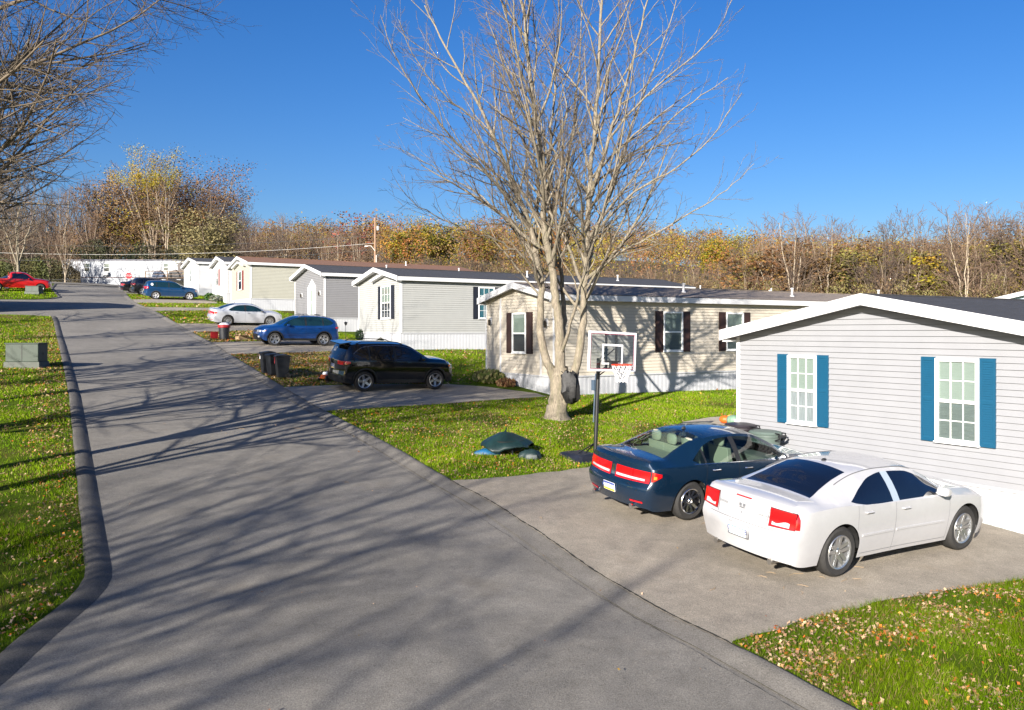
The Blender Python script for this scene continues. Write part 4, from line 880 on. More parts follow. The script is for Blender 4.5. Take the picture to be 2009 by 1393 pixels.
def ex_black(api):
    c = api['c']; cladding(api); suv_lights(api); rails(api, BLACKP)
    for sg in (-1, 1):
        q = MB(); xx = list(np.linspace(.44, 3.05, 30)); q.tube([c.side(x, float(c.fhi(x))+.012, .006, sg) for x in xx], .009, 5); api['mb_build'](q, 'chrome_strip', CHROME, smooth=True)
    q = MB(); q.prism([(.10, 1.56), (.45, 1.62), (.45, 1.655), (.06, 1.60)], -.56, .56); api['mb_build'](q, 'spoiler', P_BLACKC, bevel=.01)
    q = MB(); us = list(np.linspace(.12, .22, 4)); vs = [c.topp(float(u), y, .006) for u in us for y in (.18, .42)]
    q.add(vs, [(2*i, 2*i+1, 2*i+3, 2*i+2) for i in range(3)]); api['mb_build'](q, 'sticker', mat('plate_white', (.75,.76,.78), .4))
def ex_blue(api):
    cladding(api); suv_lights(api, head=(.70, .80), txt='JMT-5520'); rails(api, mat('rail_grey', (.12, .13, .15), .4), .7, 2.3); c = api['c']
    for x in (1.1, 2.0):
        q = MB(); q.tube([c.topp(x, -.55, .09), c.topp(x, 0, .075), c.topp(x, .55, .09)], .016, 6); api['mb_build'](q, 'roof_bar', BLACKP, smooth=True)
def ex_gm(api):
    suv_lights(api, zl=(.92, 1.12), txt='LBR-8861'); c = api['c']; cladding(api, mat('grey_cladding', (.06, .07, .08), .6), .02, .08)
    q = MB(); n = 14; q.add([c.side(.62 + .11*math.cos(2*math.pi*k/n), 1.33 + .11*math.sin(2*math.pi*k/n), .006, -1) for k in range(n)], [tuple(range(n))]); api['mb_build'](q, 'sticker', mat('plate_white', (.75,.76,.78), .4))
def ex_truck(api):
    c = api['c']
    for sg in (-1, 1): lens(api, 'headlight', lambda y, z, o: c.front(sg*y, z, o), .45, .74, .78, .92, CLEARL); lens(api, 'headlight', lambda u, z, o: c.side(c.L-u, z, o, sg), .02, .2, .80, .92, CLEARL)
    q = MB(); 
    for y in (-.6, .6): q.tube([(1.98, y, 1.17), (2.0, y, 1.70)], .03, 6)
    api['mb_build'](q, 'cab_guard', P_RED)
# centre of a car = mid-wheelbase
build_car('sedan', SEDAN_W, 'white four door sedan with dark tinted glass parked nearest', (8.70, 11.65), VA, P_WHITE, TINT, extras=ex_white)
build_car('sedan', SEDAN_T, 'dark teal sedan with cream seats parked between white sedan and basketball hoop', (11.65, 11.45), VA, P_TEAL, CLRG, extras=ex_teal)
build_car('suv', SUV_B, 'black suv with silver wheels on the drive beside the cream home', (27.63, 11.64), VA, P_BLACKC, TINT, extras=ex_black)
build_car('suv', SUV_S, 'bright blue hatchback suv with roof bars, nose towards the street', (44.7, 13.27), VA+math.pi, P_BLUE, GLASSG, extras=ex_blue)
SED_S = dict(SEDAN_T); SED_S['wheel'] = ('silver_spoke', .225); SED_S['rimmats'] = [ALLOY, DARK]
build_car('sedan', SED_S, 'silver sedan parked between blue suv and the farther lawns', (57.5, 13.74), VA, P_SILV, GLASSG, extras=ex_silver)
build_car('suv', SUV_G, 'blue suv with bright wheels in front of the bright white homes', (81.3, 12.76), VA, P_NAVY, GLASSG, extras=ex_gm)
build_car('suv', dict(SUV_G), 'dark grey suv standing just behind the blue suv with bright wheels', (88.6, 12.6), VA, paintm('dark_grey_paint', (.02, .022, .03)), TINT, extras=lambda a: suv_lights(a, zl=(.92, 1.12), txt='ZLA-3307'))
build_car('sedan', dict(SED_S), 'near black sedan with red tail lights, farthest car on the right side', (92.4, 12.1), VA, paintm('near_black_paint', (.006, .007, .01)), TINT, extras=ex_silver)
build_car('pickup_truck', TRUCK, 'red pickup truck on the left side of the street', (89.6, .9), VA, P_RED, TINT, cat='pickup truck', extras=ex_truck)
build_car('sedan', dict(SED_S), 'blue car mostly hidden behind the red pickup truck', (94.0, 1.3), VA, P_NAVY, TINT, extras=ex_silver)
# ------------------------------------------------------------------ things standing about
GH = .06
def gpos(s, t, h=GH): return wp(s, t, h)
M_GRN = mat('green_enamel', (.024, .042, .028), .55, var=.1, vscale=4, dirt=((.016, .026, .018), 2.5, .5)); M_FIB = mat('fibreglass_pad', (.09, .10, .085), .8, var=.2)
def utility_box(s, t, w_, d, h, label):
    r = thing('utility_box', gpos(s, t), VA, label, 'utility box', 'green utility boxes on the left lawn')
    k = MB(); k.tbox((0, 0), (d/2+.05, w_/2+.06), (d/2+.03, w_/2+.04), -.2, .20); b_ = k.build('pad', M_FIB, r, bevel=.01)
    k = MB(); k.box(-d/2, d/2, -w_/2, w_/2, .20, h-.03); k.build('cabinet', M_GRN, r, bevel=.02)
    k = MB(); k.box(-d/2-.03, d/2+.03, -w_/2-.03, w_/2+.03, h-.03, h+.01); k.build('lid', M_GRN, r, bevel=.012)
    k = MB(); k.box(-d/2-.012, -d/2-.001, -.006, .006, .24, h-.05); k.box(-.02, .02, -w_/2-.012, -w_/2-.001, h*.5, h*.5+.1); k.build('seam', BLACKP, r)
    return r
ub = utility_box(35.6, .60, 1.15, .75, .88, 'large green utility box on the left lawn beside the kerb'); ub.rotation_euler.z = math.radians(95)
ub = utility_box(85.2, 2.0, 1.15, .8, .68, 'small green utility box in front of the red pickup truck'); ub.rotation_euler.z = math.radians(93)
M_BIN = mat('bin_black', (.016, .018, .022), .45, var=.15)
def wheelie(s, t, rz, label, h=1.0, wd=.28, mark=None):
    r = thing('wheelie_bin', gpos(s, t), rz, label, 'rubbish bin', 'black wheeled bins on the kerb lawn'); r.scale = (.82, .82, .86)
    k = MB(); k.tbox((0, 0), (.22, wd*.82), (.30, wd), .04, h-.09); k.tbox((0, 0), (.325, wd+.03), (.325, wd+.03), h-.12, h-.085); k.build('bin_body', M_BIN, r, bevel=.02)
    k = MB(); k.prism([(-.34, h-.085), (.33, h-.085), (.33, h-.05), (.1, h+.01), (-.30, h-.03)], -wd-.04, wd+.04); k.build('lid', M_BIN, r, bevel=.015)
    k = MB(); k.tube([(.37, -wd+.06, h-.10), (.37, wd-.06, h-.10)], .018, 8); k.build('handle', M_BIN, r)
    for y in (-wd, wd): k = MB(); k.lathe([(0, -.025), (.11, -.025), (.12, 0), (.11, .025), (0, .025)], 16, (.20, y, .12), axis='y'); k.build('wheel', RUBBER, r, smooth=True)
    if mark:
        for i, (a, b, c, d) in enumerate(mark): k = MB(); k.tbox((-.315, a), (.004, b*.7), (.004, b), c, d); k.build('tape', mat('red_tape', (.30, .02, .03), .6) if i == 0 else mat('plate_white', (.75,.76,.78), .4), r)
    return r
wheelie(31.9, 8.42, VA, 'leftmost black wheeled bin with small white sticker', 1.0, .27, [(.1, .001, .6, .605), (.1, .08, .66, .80)])
wheelie(31.3, 8.50, VA+.15, 'middle black wheeled bin between the other two on the kerb lawn', .98, .27)
wheelie(30.6, 8.62, VA-.1, 'rightmost and nearest black wheeled bin with red ribbon on the kerb lawn', 1.02, .31, [(.12, .06, .62, .90)])
p = thing('rubbish_can', gpos(47.6, 10.2), 0, 'round black rubbish can with red rim stuffed with a white bag', 'rubbish can')
k = MB(); k.lathe([(0, 0), (.24, 0), (.30, .78), (.30, .80)], 20); k.build('can_body', M_BIN, p, smooth=True)
k = MB(); k.lathe([(.305, .66), (.33, .68), (.335, .80), (.31, .82)], 20); k.build('rim', mat('red_plastic', (.35, .015, .02), .5), p, smooth=True)
k = MB(); k.lathe([(.31, .80), (.26, .86), (.15, .93), (.06, .95), (0, .94)], 14); k.build('bin_bag', mat('white_bag', (.6, .6, .62), .5, bump=1, bscale=9), p, smooth=True)
p = thing('snow_shovel', gpos(48.0, 9.75), VA, 'red plastic panel leaning by the round rubbish can', 'panel'); k = MB(); k.box(-.2, .2, -.01, .02, .0, .42, 0, Matrix.Rotation(.25, 4, 'X')); k.build('panel', mat('red_plastic', (.35, .015, .02), .5), p, bevel=.01)
CARD = mat('cardboard', (.32, .22, .12), .85, var=.1)
p = thing('cardboard_box', gpos(47.6, 11.15), VA+.3, 'open brown cardboard box between the rubbish can and the bright blue car', 'box')
k = MB(); k.box(-.3, .3, -.22, .22, 0, .02); k.box(-.3, .3, -.22, -.21, .02, .26); k.box(-.3, .3, .21, .22, .02, .26); k.box(-.3, -.29, -.21, .21, .02, .26); k.box(.29, .3, -.21, .21, .02, .26); k.build('box_body', CARD, p)
k = MB(); k.box(-.3, .3, -.36, -.225, .25, .262, 0); k.box(-.43, -.305, -.21, .21, .25, .26); k.build('flap', CARD, p)
# ride-on toy by the black suv's tail
p = thing('toy_car', gpos(29.6, 10.0), VA+.5, 'orange and white ride-on toy behind the black suv', 'toy')
k = MB(); k.tbox((0, 0), (.30, .15), (.24, .12), .10, .24); k.build('toy_body', mat('toy_orange', (.65, .12, .01), .4), p, bevel=.03)
k = MB(); k.tbox((-.05, 0), (.14, .11), (.10, .09), .24, .34); k.build('seat', mat('plate_white', (.75,.76,.78), .4), p, bevel=.02)
for x in (-.2, .22):
    for y in (-.16, .16): k = MB(); k.lathe([(0, -.03), (.10, -.03), (.115, 0), (.10, .03), (0, .03)], 14, (x, y, .11), axis='y'); k.build('wheel', BLACKP, p, smooth=True)
p = thing('soft_toy_heap', gpos(29.35, 10.5), 0, 'small dark and green heap of toys beside the orange ride-on', 'toys')
k = MB(); k.lathe([(0, .26), (.1, .24), (.2, .12), (.22, 0)], 10, (0, 0, 0), sx=1.3); k.build('dark_toy', mat('toy_dark', (.015, .012, .03), .6), p, smooth=True)
k = MB(); k.lathe([(0, .18), (.08, .16), (.12, .05), (.12, 0)], 10, (-.1, .28, 0)); k.build('green_toy', mat('toy_green', (.02, .14, .03), .6), p, smooth=True)
# ---- basketball hoop
hx, hy, hz = gpos(15.1, 11.28); hp = thing('basketball_hoop', (hx, hy, hz), VA - math.pi/2, 'portable basketball hoop with clear backboard at the edge of the lawn', 'basketball hoop')
# local: +x = towards the drive (-s), +y = +t ; the pole leans a little to the right
lean = .045
k = MB(); k.tbox((-.55, 0), (.55, .42), (.40, .28), -.03, .16); k.build('base', mat('base_black', (.012, .014, .022), .5, var=.3), hp, bevel=.05)
k = MB()
def PL(z, dx=0, dy=0): return (dx, dy + lean*z, z)
k.tube([PL(.02), PL(1.0), PL(2.35)], .045, 14); k.tube([PL(1.05), PL(1.06)], .052, 14); k.build('pole', BLACKP, hp, smooth=True)
k = MB(); k.tube([PL(.45, -.02), (-.62, -.05, .12)], .014, 6); k.tube([PL(.45, -.02), (-.55, .12, .12)], .014, 6); k.build('brace', BLACKP, hp)
k = MB(); k.tube([PL(.9, -.11), PL(2.0, -.09)], .016, 6); k.box(-.16, -.06, lean*1.75-.06, lean*1.75+.04, 1.62, 1.85); k.build('height_adjuster', mat('adjuster_grey', (.06, .09, .13), .4), hp)
by = lean*2.4 + .12; bz = 2.50; bx_ = .34; bw, bh = .66, .44
k = MB()
for y in (-.14, .14): k.box(bx_-.06, bx_-.02, by+y-.02+.0, by+y+.02, bz-bh+.02, bz+bh-.02)
for z0, z1 in ((1.95, bz-.28), (2.25, bz+.05)):
    for y in (-.09, .09): k.tube([PL(z0, -.02, y*.4), (bx_-.05, by+y, z1)], .014, 6)
k.build('board_arms', BLACKP, hp)
tilt = Matrix.Translation((bx_, by, bz)) @ Matrix.Rotation(-.045, 4, 'X')
k = MB(); k.box(-.008, .008, -bw+.03, bw-.03, -bh+.03, bh-.03, 0, tilt); bo = k.build('backboard', glass_mat('acrylic', (.80, .84, .88)), hp)
k = MB()
for (y0, y1, z0, z1) in ((-bw, bw, bh-.045, bh), (-bw, bw, -bh, -bh+.045), (-bw, -bw+.045, -bh+.045, bh-.045), (bw-.045, bw, -bh+.045, bh-.045)): k.box(-.018, .018, y0, y1, z0, z1, 0, tilt)
for (y0, y1, z0, z1) in ((-.29, .29, .12, .165), (-.29, .29, -.29, -.25), (-.29, -.25, -.25, .12), (.25, .29, -.25, .12)): k.box(.0085, .012, y0, y1, z0, z1, 0, tilt)
k.build('frame', mat('board_white', (.72, .72, .74), .4), bo)
k = MB()
for (y0, y1, z0, z1) in ((-bw+.05, bw-.05, bh-.062, bh-.05), (-bw+.05, bw-.05, -bh+.05, -bh+.062), (-bw+.05, -bw+.062, -bh+.062, bh-.062), (bw-.062, bw-.05, -bh+.062, bh-.062)): k.box(.0085, .013, y0, y1, z0, z1, 0, tilt)
k.build('trim_line', mat('board_red', (.25, .03, .06), .5), bo)
k = MB(); k.box(.012, .10, -.09, .09, -.36, -.20, 0, tilt); k.box(.005, .02, -.2, .2, -.235, -.20, 0, tilt); k.build('bracket', BLACKP, hp)
rc = (bx_+.10+.225, by+.015, bz-.285); k = MB(); n = 28
k.tube([(rc[0]+.225*math.cos(2*math.pi*i/n), rc[1]+.225*math.sin(2*math.pi*i/n), rc[2]) for i in range(n+1)], .012, 8, cap=False)
k.box(bx_+.08, bx_+.13, by-.08, by+.10, rc[2]-.03, rc[2]+.012); rim = k.build('rim', mat('rim_orange', (.70, .035, .01), .45), hp, smooth=True)
k = MB(); lv = [(.222, -.01), (.20, -.10), (.165, -.20), (.135, -.29), (.13, -.38)]; m_ = 12
for j in range(len(lv)-1):
    for i in range(m_):
        for sgn in (-1, 1):
            a0 = 2*math.pi*(i + .5*(j % 2))/m_; a1 = a0 + sgn*math.pi/m_; (r0, z0), (r1, z1) = lv[j], lv[j+1]
            k.tube([(rc[0]+r0*math.cos(a0), rc[1]+r0*math.sin(a0), rc[2]+z0), (rc[0]+r1*math.cos(a1), rc[1]+r1*math.sin(a1), rc[2]+z1)], .0065, 4, cap=False)
k.build('net', mat('net_white', (.75, .75, .75), .8), rim)
# ---- covered fire pit / swing with a drooping green cover
M_COV = mat('green_canvas', (.008, .026, .025), .45, var=.25, vscale=3, bump=.6, bscale=3)
px0, py0, pz0 = gpos(16.7, 9.95); pt_ = thing('covered_fire_pit', (px0, py0, pz0), .4, 'low fire pit under a drooping dark green cover on the lawn', 'fire pit')
k = MB(); n = 28; vs = []; fs = []
for j, (r_, z_) in enumerate(((.03, .60), (.20, .56), (.38, .46), (.54, .36), (.64, .27), (.66, .22))):
    for i in range(n):
        a = 2*math.pi*i/n; dr = 1 + (.05*math.sin(5*a+1) + .03*math.sin(9*a))*j/5; dr *= .86 + .14*abs(math.cos(2.5*a+.5))**.6*j/5; vs.append((r_*dr*math.cos(a)*1.0 - .06*(1-j/5), r_*dr*math.sin(a)*.86, z_*.80 - (.07*max(0, math.sin(5*a+.6)) + .05*math.sin(a*2))*j/5))
for j in range(5): fs += [(j*n+i, j*n+(i+1) % n, (j+1)*n+(i+1) % n, (j+1)*n+i) for i in range(n)]
vs.append((0, 0, .615)); fs += [(len(vs)-1, (i+1) % n, i) for i in range(n)]; k.add(vs, fs); c_ = k.build('cover', M_COV, pt_, smooth=True, angle=60)
sol = c_.modifiers.new('t', 'SOLIDIFY'); sol.thickness = .006
k = MB(); k.lathe([(0, .04), (.34, .06), (.40, .22), (.42, .30), (0, .3)], 20); k.build('pit_bowl', mat('bowl_black', (.014, .016, .016), .6, bump=.5, bscale=6), pt_, smooth=True)
k = MB(); n = 16; k.tube([(.50*math.cos(a), .46*math.sin(a), .17) for a in np.linspace(3.4, 5.4, n)], .013, 6); k.build('ring', mat('grey_metal', (.4, .4, .42), .4, metal=.7), pt_, smooth=True)
for a in (.6, 2.7, 4.6): k = MB(); k.tube([(.42*math.cos(a), .42*math.sin(a), .0), (.36*math.cos(a), .36*math.sin(a), .22)], .018, 6); k.build('leg', BLACKP, pt_)
def heap(name, s, t, rx, ry, h, m_, label, cat, seed=1):
    r = random.Random(seed); n = 22; vs = []; fs = []; lv = 7
    for j in range(lv+1):
        f = j/lv
        for i in range(n):
            a = 2*math.pi*i/n; q = 1 + .16*math.sin(3*a+seed) + .10*math.sin(7*a+seed*2)+r.uniform(-.05, .05); vs.append((rx*math.cos(a)*q*math.cos(f*1.45), ry*math.sin(a)*q*math.cos(f*1.45), h*math.sin(f*math.pi/2)*(1+r.uniform(-.10, .10)) - .01))
    for j in range(lv): fs += [(j*n+i, j*n+(i+1) % n, (j+1)*n+(i+1) % n, (j+1)*n+i) for i in range(n)]
    fs.append(tuple(range(lv*n, lv*n+n))); o = mesh_obj(name, vs, fs, m_, None, True, 50, gpos(s, t)); return tag(o, label, cat)
heap('tarpaulin', 16.72, 9.42, .30, .15, .12, mat('blue_tarp', (.01, .10, .22), .45), 'crumpled blue tarpaulin beside the covered fire pit', 'tarpaulin', 3)
heap('tarpaulin', 16.0, 10.15, .26, .17, .20, mat('teal_tarp', (.012, .03, .03), .5), 'crumpled dark green tarpaulin in front of the covered fire pit', 'tarpaulin', 5)
# ---- bins and pumpkins at the near home's corner
def round_bin(s, t, m_, label, h=1.0):
    r = thing('round_bin', gpos(s, t), VA, label, 'rubbish bin'); k = MB(); k.lathe([(0, 0), (.25, 0), (.32, h-.1), (.345, h-.09), (.345, h-.05), (.30, h-.045)], 28, sx=1.1, sy=.92); k.build('bin_body', m_, r, smooth=True)
    k = MB(); k.lathe([(.35, h-.05), (.36, h-.02), (.33, h+.02), (.2, h+.045), (0, h+.05)], 28, sx=1.1, sy=.92); k.build('lid', m_, r, smooth=True)
    k = MB()
    for y in (-.12, .12): k.tube([(.34, y, h-.16), (.44, y, h-.12), (.44, y, h-.0), (.34, y, h)], .02, 6)
    k.tube([(.44, -.14, h-.06), (.44, .14, h-.06)], .025, 8); k.build('handle', BLACKP, r, smooth=True); return r
round_bin(14.1, 14.8, mat('bin_brown_black', (.022, .018, .022), .4), 'round black bin with lid against the near home, behind the teal sedan', .86).rotation_euler.z = -.9
round_bin(13.3, 14.75, mat('bin_green_grey', (.085, .115, .10), .45), 'round grey green bin with lid, to the right of the black one', .84).rotation_euler.z = -.9
def pumpkin(s, t, r_, m_, label, squash=.75):
    r = thing('pumpkin', gpos(s, t, .07), 0, label, 'pumpkin'); k = MB(); n = 40; vs = []; fs = []; L_ = 9
    for j in range(L_):
        f = math.pi*j/(L_-1)
        for i in range(n):
            a = 2*math.pi*i/n; q = (1 - .10*abs(math.cos(a*5)))*math.sin(f)**.8; vs.append((r_*q*math.cos(a), r_*q*math.sin(a), r_*squash*(1+math.cos(math.pi-f)*(.92)) ))
    for j in range(L_-1): fs += [(j*n+i, j*n+(i+1) % n, (j+1)*n+(i+1) % n, (j+1)*n+i) for i in range(n)]
    k.add(vs, fs); k.build('pumpkin_body', m_, r, smooth=True, angle=80); k = MB(); k.tube([(0, 0, r_*squash*1.85), (.01, .01, r_*squash*1.85+.06), (.04, .02, r_*squash*1.85+.1)], [.025, .018, .015], 7); k.build('stalk', mat('stalk', (.10, .11, .03), .8), r, smooth=True)
pumpkin(18.2, 18.45, .17, mat('pumpkin_orange', (.62, .11, .01), .5), 'orange pumpkin on the pale pad at the near home corner')
pumpkin(17.85, 18.45, .22, mat('pumpkin_green', (.14, .24, .17), .6), 'grey green pumpkin between the orange one and the black bin')
pumpkin(18.5, 19.0, .14, mat('pumpkin_yellow', (.55, .38, .06), .5), 'small yellow squash behind the grey green pumpkin')
k = MB(); k.box(-.05, .05, -.05, .05, 0, 1.0); o = k.build('downspout', WHITE, None, loc=gpos(14.85, 15.45, -.1)); tag(o, 'pale downspout at the left corner of the near home', 'downspout')
# ---- small plants and lamp at the grey green home
def leafball(name, s, t, rx, rz, n, size, cols, label, cat, h0=0, up=.6, seed=1, wood=None):
    r_ = np.random.default_rng(seed); c = r_.normal(size=(n, 3)); c /= np.linalg.norm(c, axis=1)[:, None]; rad = r_.uniform(.35, 1, n)**.6; c *= rad[:, None]; c[:, 0] *= rx; c[:, 1] *= rx; c[:, 2] = (c[:, 2]*.5+.5)*rz*2*.5
    V_, F_ = quads(c, size, r_, up); col = np.array(cols)[r_.integers(0, len(cols), n)]*r_.uniform(.8, 1.25, (n, 1))
    o = fin(name, np_mesh(name, V_, F_, col), M_LEAF); o.location = gpos(s, t, h0); return tag(o, label, cat) if label else o
def quads(c, size, r_, up=.5, asp=1.0):
    n = len(c); d = r_.normal(size=(n, 3)); d[:, 2] *= up; d /= np.linalg.norm(d, axis=1)[:, None]; e = np.cross(d, r_.normal(size=(n, 3))); e /= np.linalg.norm(e, axis=1)[:, None]
    sz = size*r_.uniform(.6, 1.3, (n, 1)); a = d*sz*asp; b = e*sz
    V_ = np.stack([c-a, c-b*.6, c+a, c+b*.6], 1).reshape(-1, 3); return V_, np.arange(4*n).reshape(-1, 4)
M_LEAF = mat('leaf_colours', (1, 1, 1), .7, attr=True, spec=.3)
leafball('conifer_shrub', 47.6, 18.1, .33, .75, 700, .05, [(.012, .03, .012), (.02, .045, .015)], 'small dark conifer at the corner of the grey green home', 'shrub', seed=4)
leafball('shrub', 43.0, 17.5, .28, .6, 500, .05, [(.02, .03, .012), (.05, .045, .02)], 'small dark shrub under the grey green home window', 'shrub', seed=5)
leafball('ornamental_grass', 28.3, 16.0, .62, .55, 1500, .09, [(.16, .17, .05), (.10, .14, .03), (.25, .22, .10)], 'yellow green ornamental grass clump at the corner of the cream home', 'shrub', up=3, seed=6)
leafball('ornamental_grass', 27.2, 16.15, .40, .35, 600, .06, [(.14, .06, .03), (.2, .12, .05)], 'small reddish dry shrub below the cream home window', 'shrub', up=3, seed=7)
leafball('shrub', 79.2, 16.3, .7, .7, 500, .10, [(.12, .16, .12), (.2, .2, .14)], 'pale shrub at the foot of the small bright white home', 'shrub', seed=8)
leafball('shrub', 80.6, 16.0, .5, .8, 400, .10, [(.03, .08, .02), (.05, .11, .02)], 'green shrub at the left corner of the small bright white home', 'shrub', seed=9)
p = thing('garden_lamp', gpos(48.2, 17.4), 0, 'slim dark garden lamp on a stake beside the bright blue car', 'garden lamp')
k = MB(); k.tube([(0, 0, 0), (0, 0, .85)], .014, 6); k.build('stake', BLACKP, p); k = MB(); k.lathe([(0, .83), (.05, .85), (.10, 1.0), (.12, 1.01), (0, 1.08)], 10); k.build('lantern', BLACKP, p, smooth=True)
# ---- stop sign with street name
p = thing('stop_sign', gpos(103.3, 11.7), 0, 'red stop sign on a white post at the far junction', 'stop sign')
k = MB(); k.box(-.03, .03, -.02, .02, -.2, 1.5); k.build('post', mat('post_white', (.6, .6, .6), .5), p)
k = MB(); n = 8; k.prism([(.36*math.cos(math.pi/8+i*math.pi/4), 1.45+.36*math.sin(math.pi/8+i*math.pi/4)) for i in range(8)], -.045, -.03); k.build('sign_face', mat('sign_red', (.50, .02, .03), .5), p)
k = MB(); k.prism([(.385*math.cos(math.pi/8+i*math.pi/4), 1.45+.385*math.sin(math.pi/8+i*math.pi/4)) for i in range(8)], -.03, -.021); k.build('sign_border', WHITE, p)
text_obj('STOP', .27, frame_M((0, -.047, 1.45), (1, 0, 0), (0, 0, 1)), WHITE, p); p.rotation_euler.z = .35
p = thing('street_sign', gpos(104.5, 19.5), .2, 'green street name sign above a parcel post at the far junction', 'street sign')
k = MB(); k.box(-.06, .06, -.05, .05, -.2, 2.35); k.build('post', WOODD, p); k = MB(); k.box(-.42, .42, -.015, .015, 2.38, 2.6); k.build('sign_face', mat('sign_green', (.01, .16, .09), .5), p)
# ---- utility poles and wires
WOODP = mat('pole_wood', (.27, .17, .11), .85, var=.25, vscale=4, stretch=(6, 6, .6)); LITEW = mat('conduit_white', (.62, .60, .56), .5)
def pxp(px, Y, py=None): return ((px-1004.5)*Y/1640, Y, None if py is None else 4.3 + (650-py)*Y/1640)
def upole(px_, Y, ytop, label, arm=True, cross=False):
    x, y, zt = pxp(px_, Y, ytop); s, t = st(x, y); zb = float(G(s, t)) - .3; r = thing('utility_pole', (x, y, zb), 0, label, 'utility pole'); H = zt - zb
    k = MB(); k.tube([(0, 0, 0), (0, 0, H)], [.16, .11], 12); k.build('pole', WOODP, r, smooth=True)
    k = MB(); k.tube([(.16, -.12, 0), (.16, -.12, H*.55)], .05, 8); k.build('conduit', LITEW, r)
    if arm:
        k = MB(); k.tube([(0, -.1, H*.60), (-.5, -.1, H*.66), (-1.0, -.1, H*.66)], .04, 6); a = k.build('lamp_arm', LITEW, r); k = MB(); k.lathe([(0, .08), (.10, .05), (.14, -.05), (0, -.08)], 10, (-1.1, -.1, H*.655), sx=1.8); k.build('lamp_head', LITEW, a, smooth=True)
        k = MB(); k.lathe([(0, .0), (.16, .0), (.18, .5), (0, .55)], 12, (.35, 0, H-1.6)); k.build('transformer', mat('transformer_grey', (.4, .42, .43), .5), r, smooth=True)
    if cross: k = MB(); k.box(-.9, .9, -.05, .05, H-.75, -0+H-.62); k.build('crossarm', WOODP, r)
    return r, (x, y, zt)
_, A = upole(736, 105, 427, 'wooden utility pole with street lamp arm behind the ivory home')
_, B = upole(1449, 95, 522, 'small distant utility pole with crossarm above the cream home roof', False, True)
C0 = pxp(-120, 96, 474)
p = thing('power_lines', (0, 0, 0), 0, 'thin overhead lines running left from the lamp pole', 'power lines')
for dz, far in ((3.2, None), (4.0, None), (2.2, None), (6.2, None)):
    n = 24; k = MB(); a = (C0[0], C0[1], C0[2]-dz+2.2); b = (A[0], A[1], A[2]-dz); pts = [(a[0]+(b[0]-a[0])*i/n, a[1]+(b[1]-a[1])*i/n, a[2]+(b[2]-a[2])*i/n - .9*4*(i/n)*(1-i/n)) for i in range(n+1)]
    k.tube(pts, .018, 4); k.build('wire', mat('wire_grey', (.10, .10, .10) if dz != 3.2 else (.45, .45, .45), .5) if dz != 3.2 else LITEW, p)
# ------------------------------------------------------------------ trees
BARK = mat('maple_bark', (.235, .20, .15), .95, var=.5, vscale=6, bump=1.0, bscale=22, stretch=(5, 5, 1), dirt=((.16, .15, .09), 2.0, .6))
TWIG = mat('twigs', (.135, .105, .072), .85, var=.2, vscale=2); TWIG2 = mat('grey_twigs', (.26, .205, .155), .85); BARK2 = mat('pale_bark', (.40, .34, .26), .9, var=.3, vscale=4, bump=.5, stretch=(4, 4, 1))
def norm(v): return v/np.linalg.norm(v)
def tubes(polys, name, m_, parent=None):
    """polys: list of (pts Nx3, radii N); one mesh"""
    groups = {}
    for p, r in polys:
        sd_ = 12 if r[0] > .12 else (6 if r[0] > .03 else (4 if r[0] > .012 else 3)); groups.setdefault((len(p), sd_), []).append((p, r))
    VS, FS, base = [], [], 0
    for (n, k), L in groups.items():
        P_ = np.array([a for a, b in L]); R_ = np.array([b for a, b in L]); m = len(L)
        D = np.gradient(P_, axis=1); D /= np.linalg.norm(D, axis=2)[..., None] + 1e-9
        d0 = norm_rows(P_[:, -1]-P_[:, 0]); ref = np.where((np.abs(d0[:, 2]) < .8)[:, None], [[0, 0, 1.0]], [[1.0, .3, 0]])[:, None, :]
        A = norm_rows(np.cross(D, ref)); B_ = np.cross(D, A); an = 2*np.pi*np.arange(k)/k
        V_ = P_[:, :, None, :] + R_[:, :, None, None]*(A[:, :, None, :]*np.cos(an)[None, None, :, None] + B_[:, :, None, :]*np.sin(an)[None, None, :, None])
        i = np.arange(n-1)[:, None]*k + np.arange(k)[None, :]; j = np.arange(n-1)[:, None]*k + (np.arange(k)[None, :]+1) % k
        F_ = np.stack([i, j, j+k, i+k], -1).reshape(-1, 4); F_ = (F_[None] + (np.arange(m)*n*k)[:, None, None]).reshape(-1, 4) + base
        VS.append(V_.reshape(-1, 3)); FS.append(F_); base += m*n*k
    return fin(name, np_mesh(name, np.concatenate(VS), np.concatenate(FS)), m_, parent, smooth=True)
def norm_rows(a): return a/(np.linalg.norm(a, axis=-1)[..., None] + 1e-9)
def grow(r_, out, p, d, L, r, lvl, P):
    """adds one branch and its children. P: per level (segments, wiggle, lift, children per metre, angle lo, hi, length ratio, max level)"""
    seg, wig, lift, dens, alo, ahi, ratio = P[lvl]; n = seg; pts = [p]; ds = [d]
    for i in range(n):
        d = norm(d + r_.normal(size=3)*wig + np.array([0, 0, lift])); p = p + d*L/n; pts.append(p); ds.append(d)
    pts = np.array(pts); rad = r*(1 - .78*np.linspace(0, 1, n+1)**1.1); rad = np.maximum(rad, P['rmin']); out.append((pts, rad, lvl))
    if lvl+1 in P: kids(r_, out, pts, np.array(ds), rad, L, lvl, P, .22 if lvl else .25)
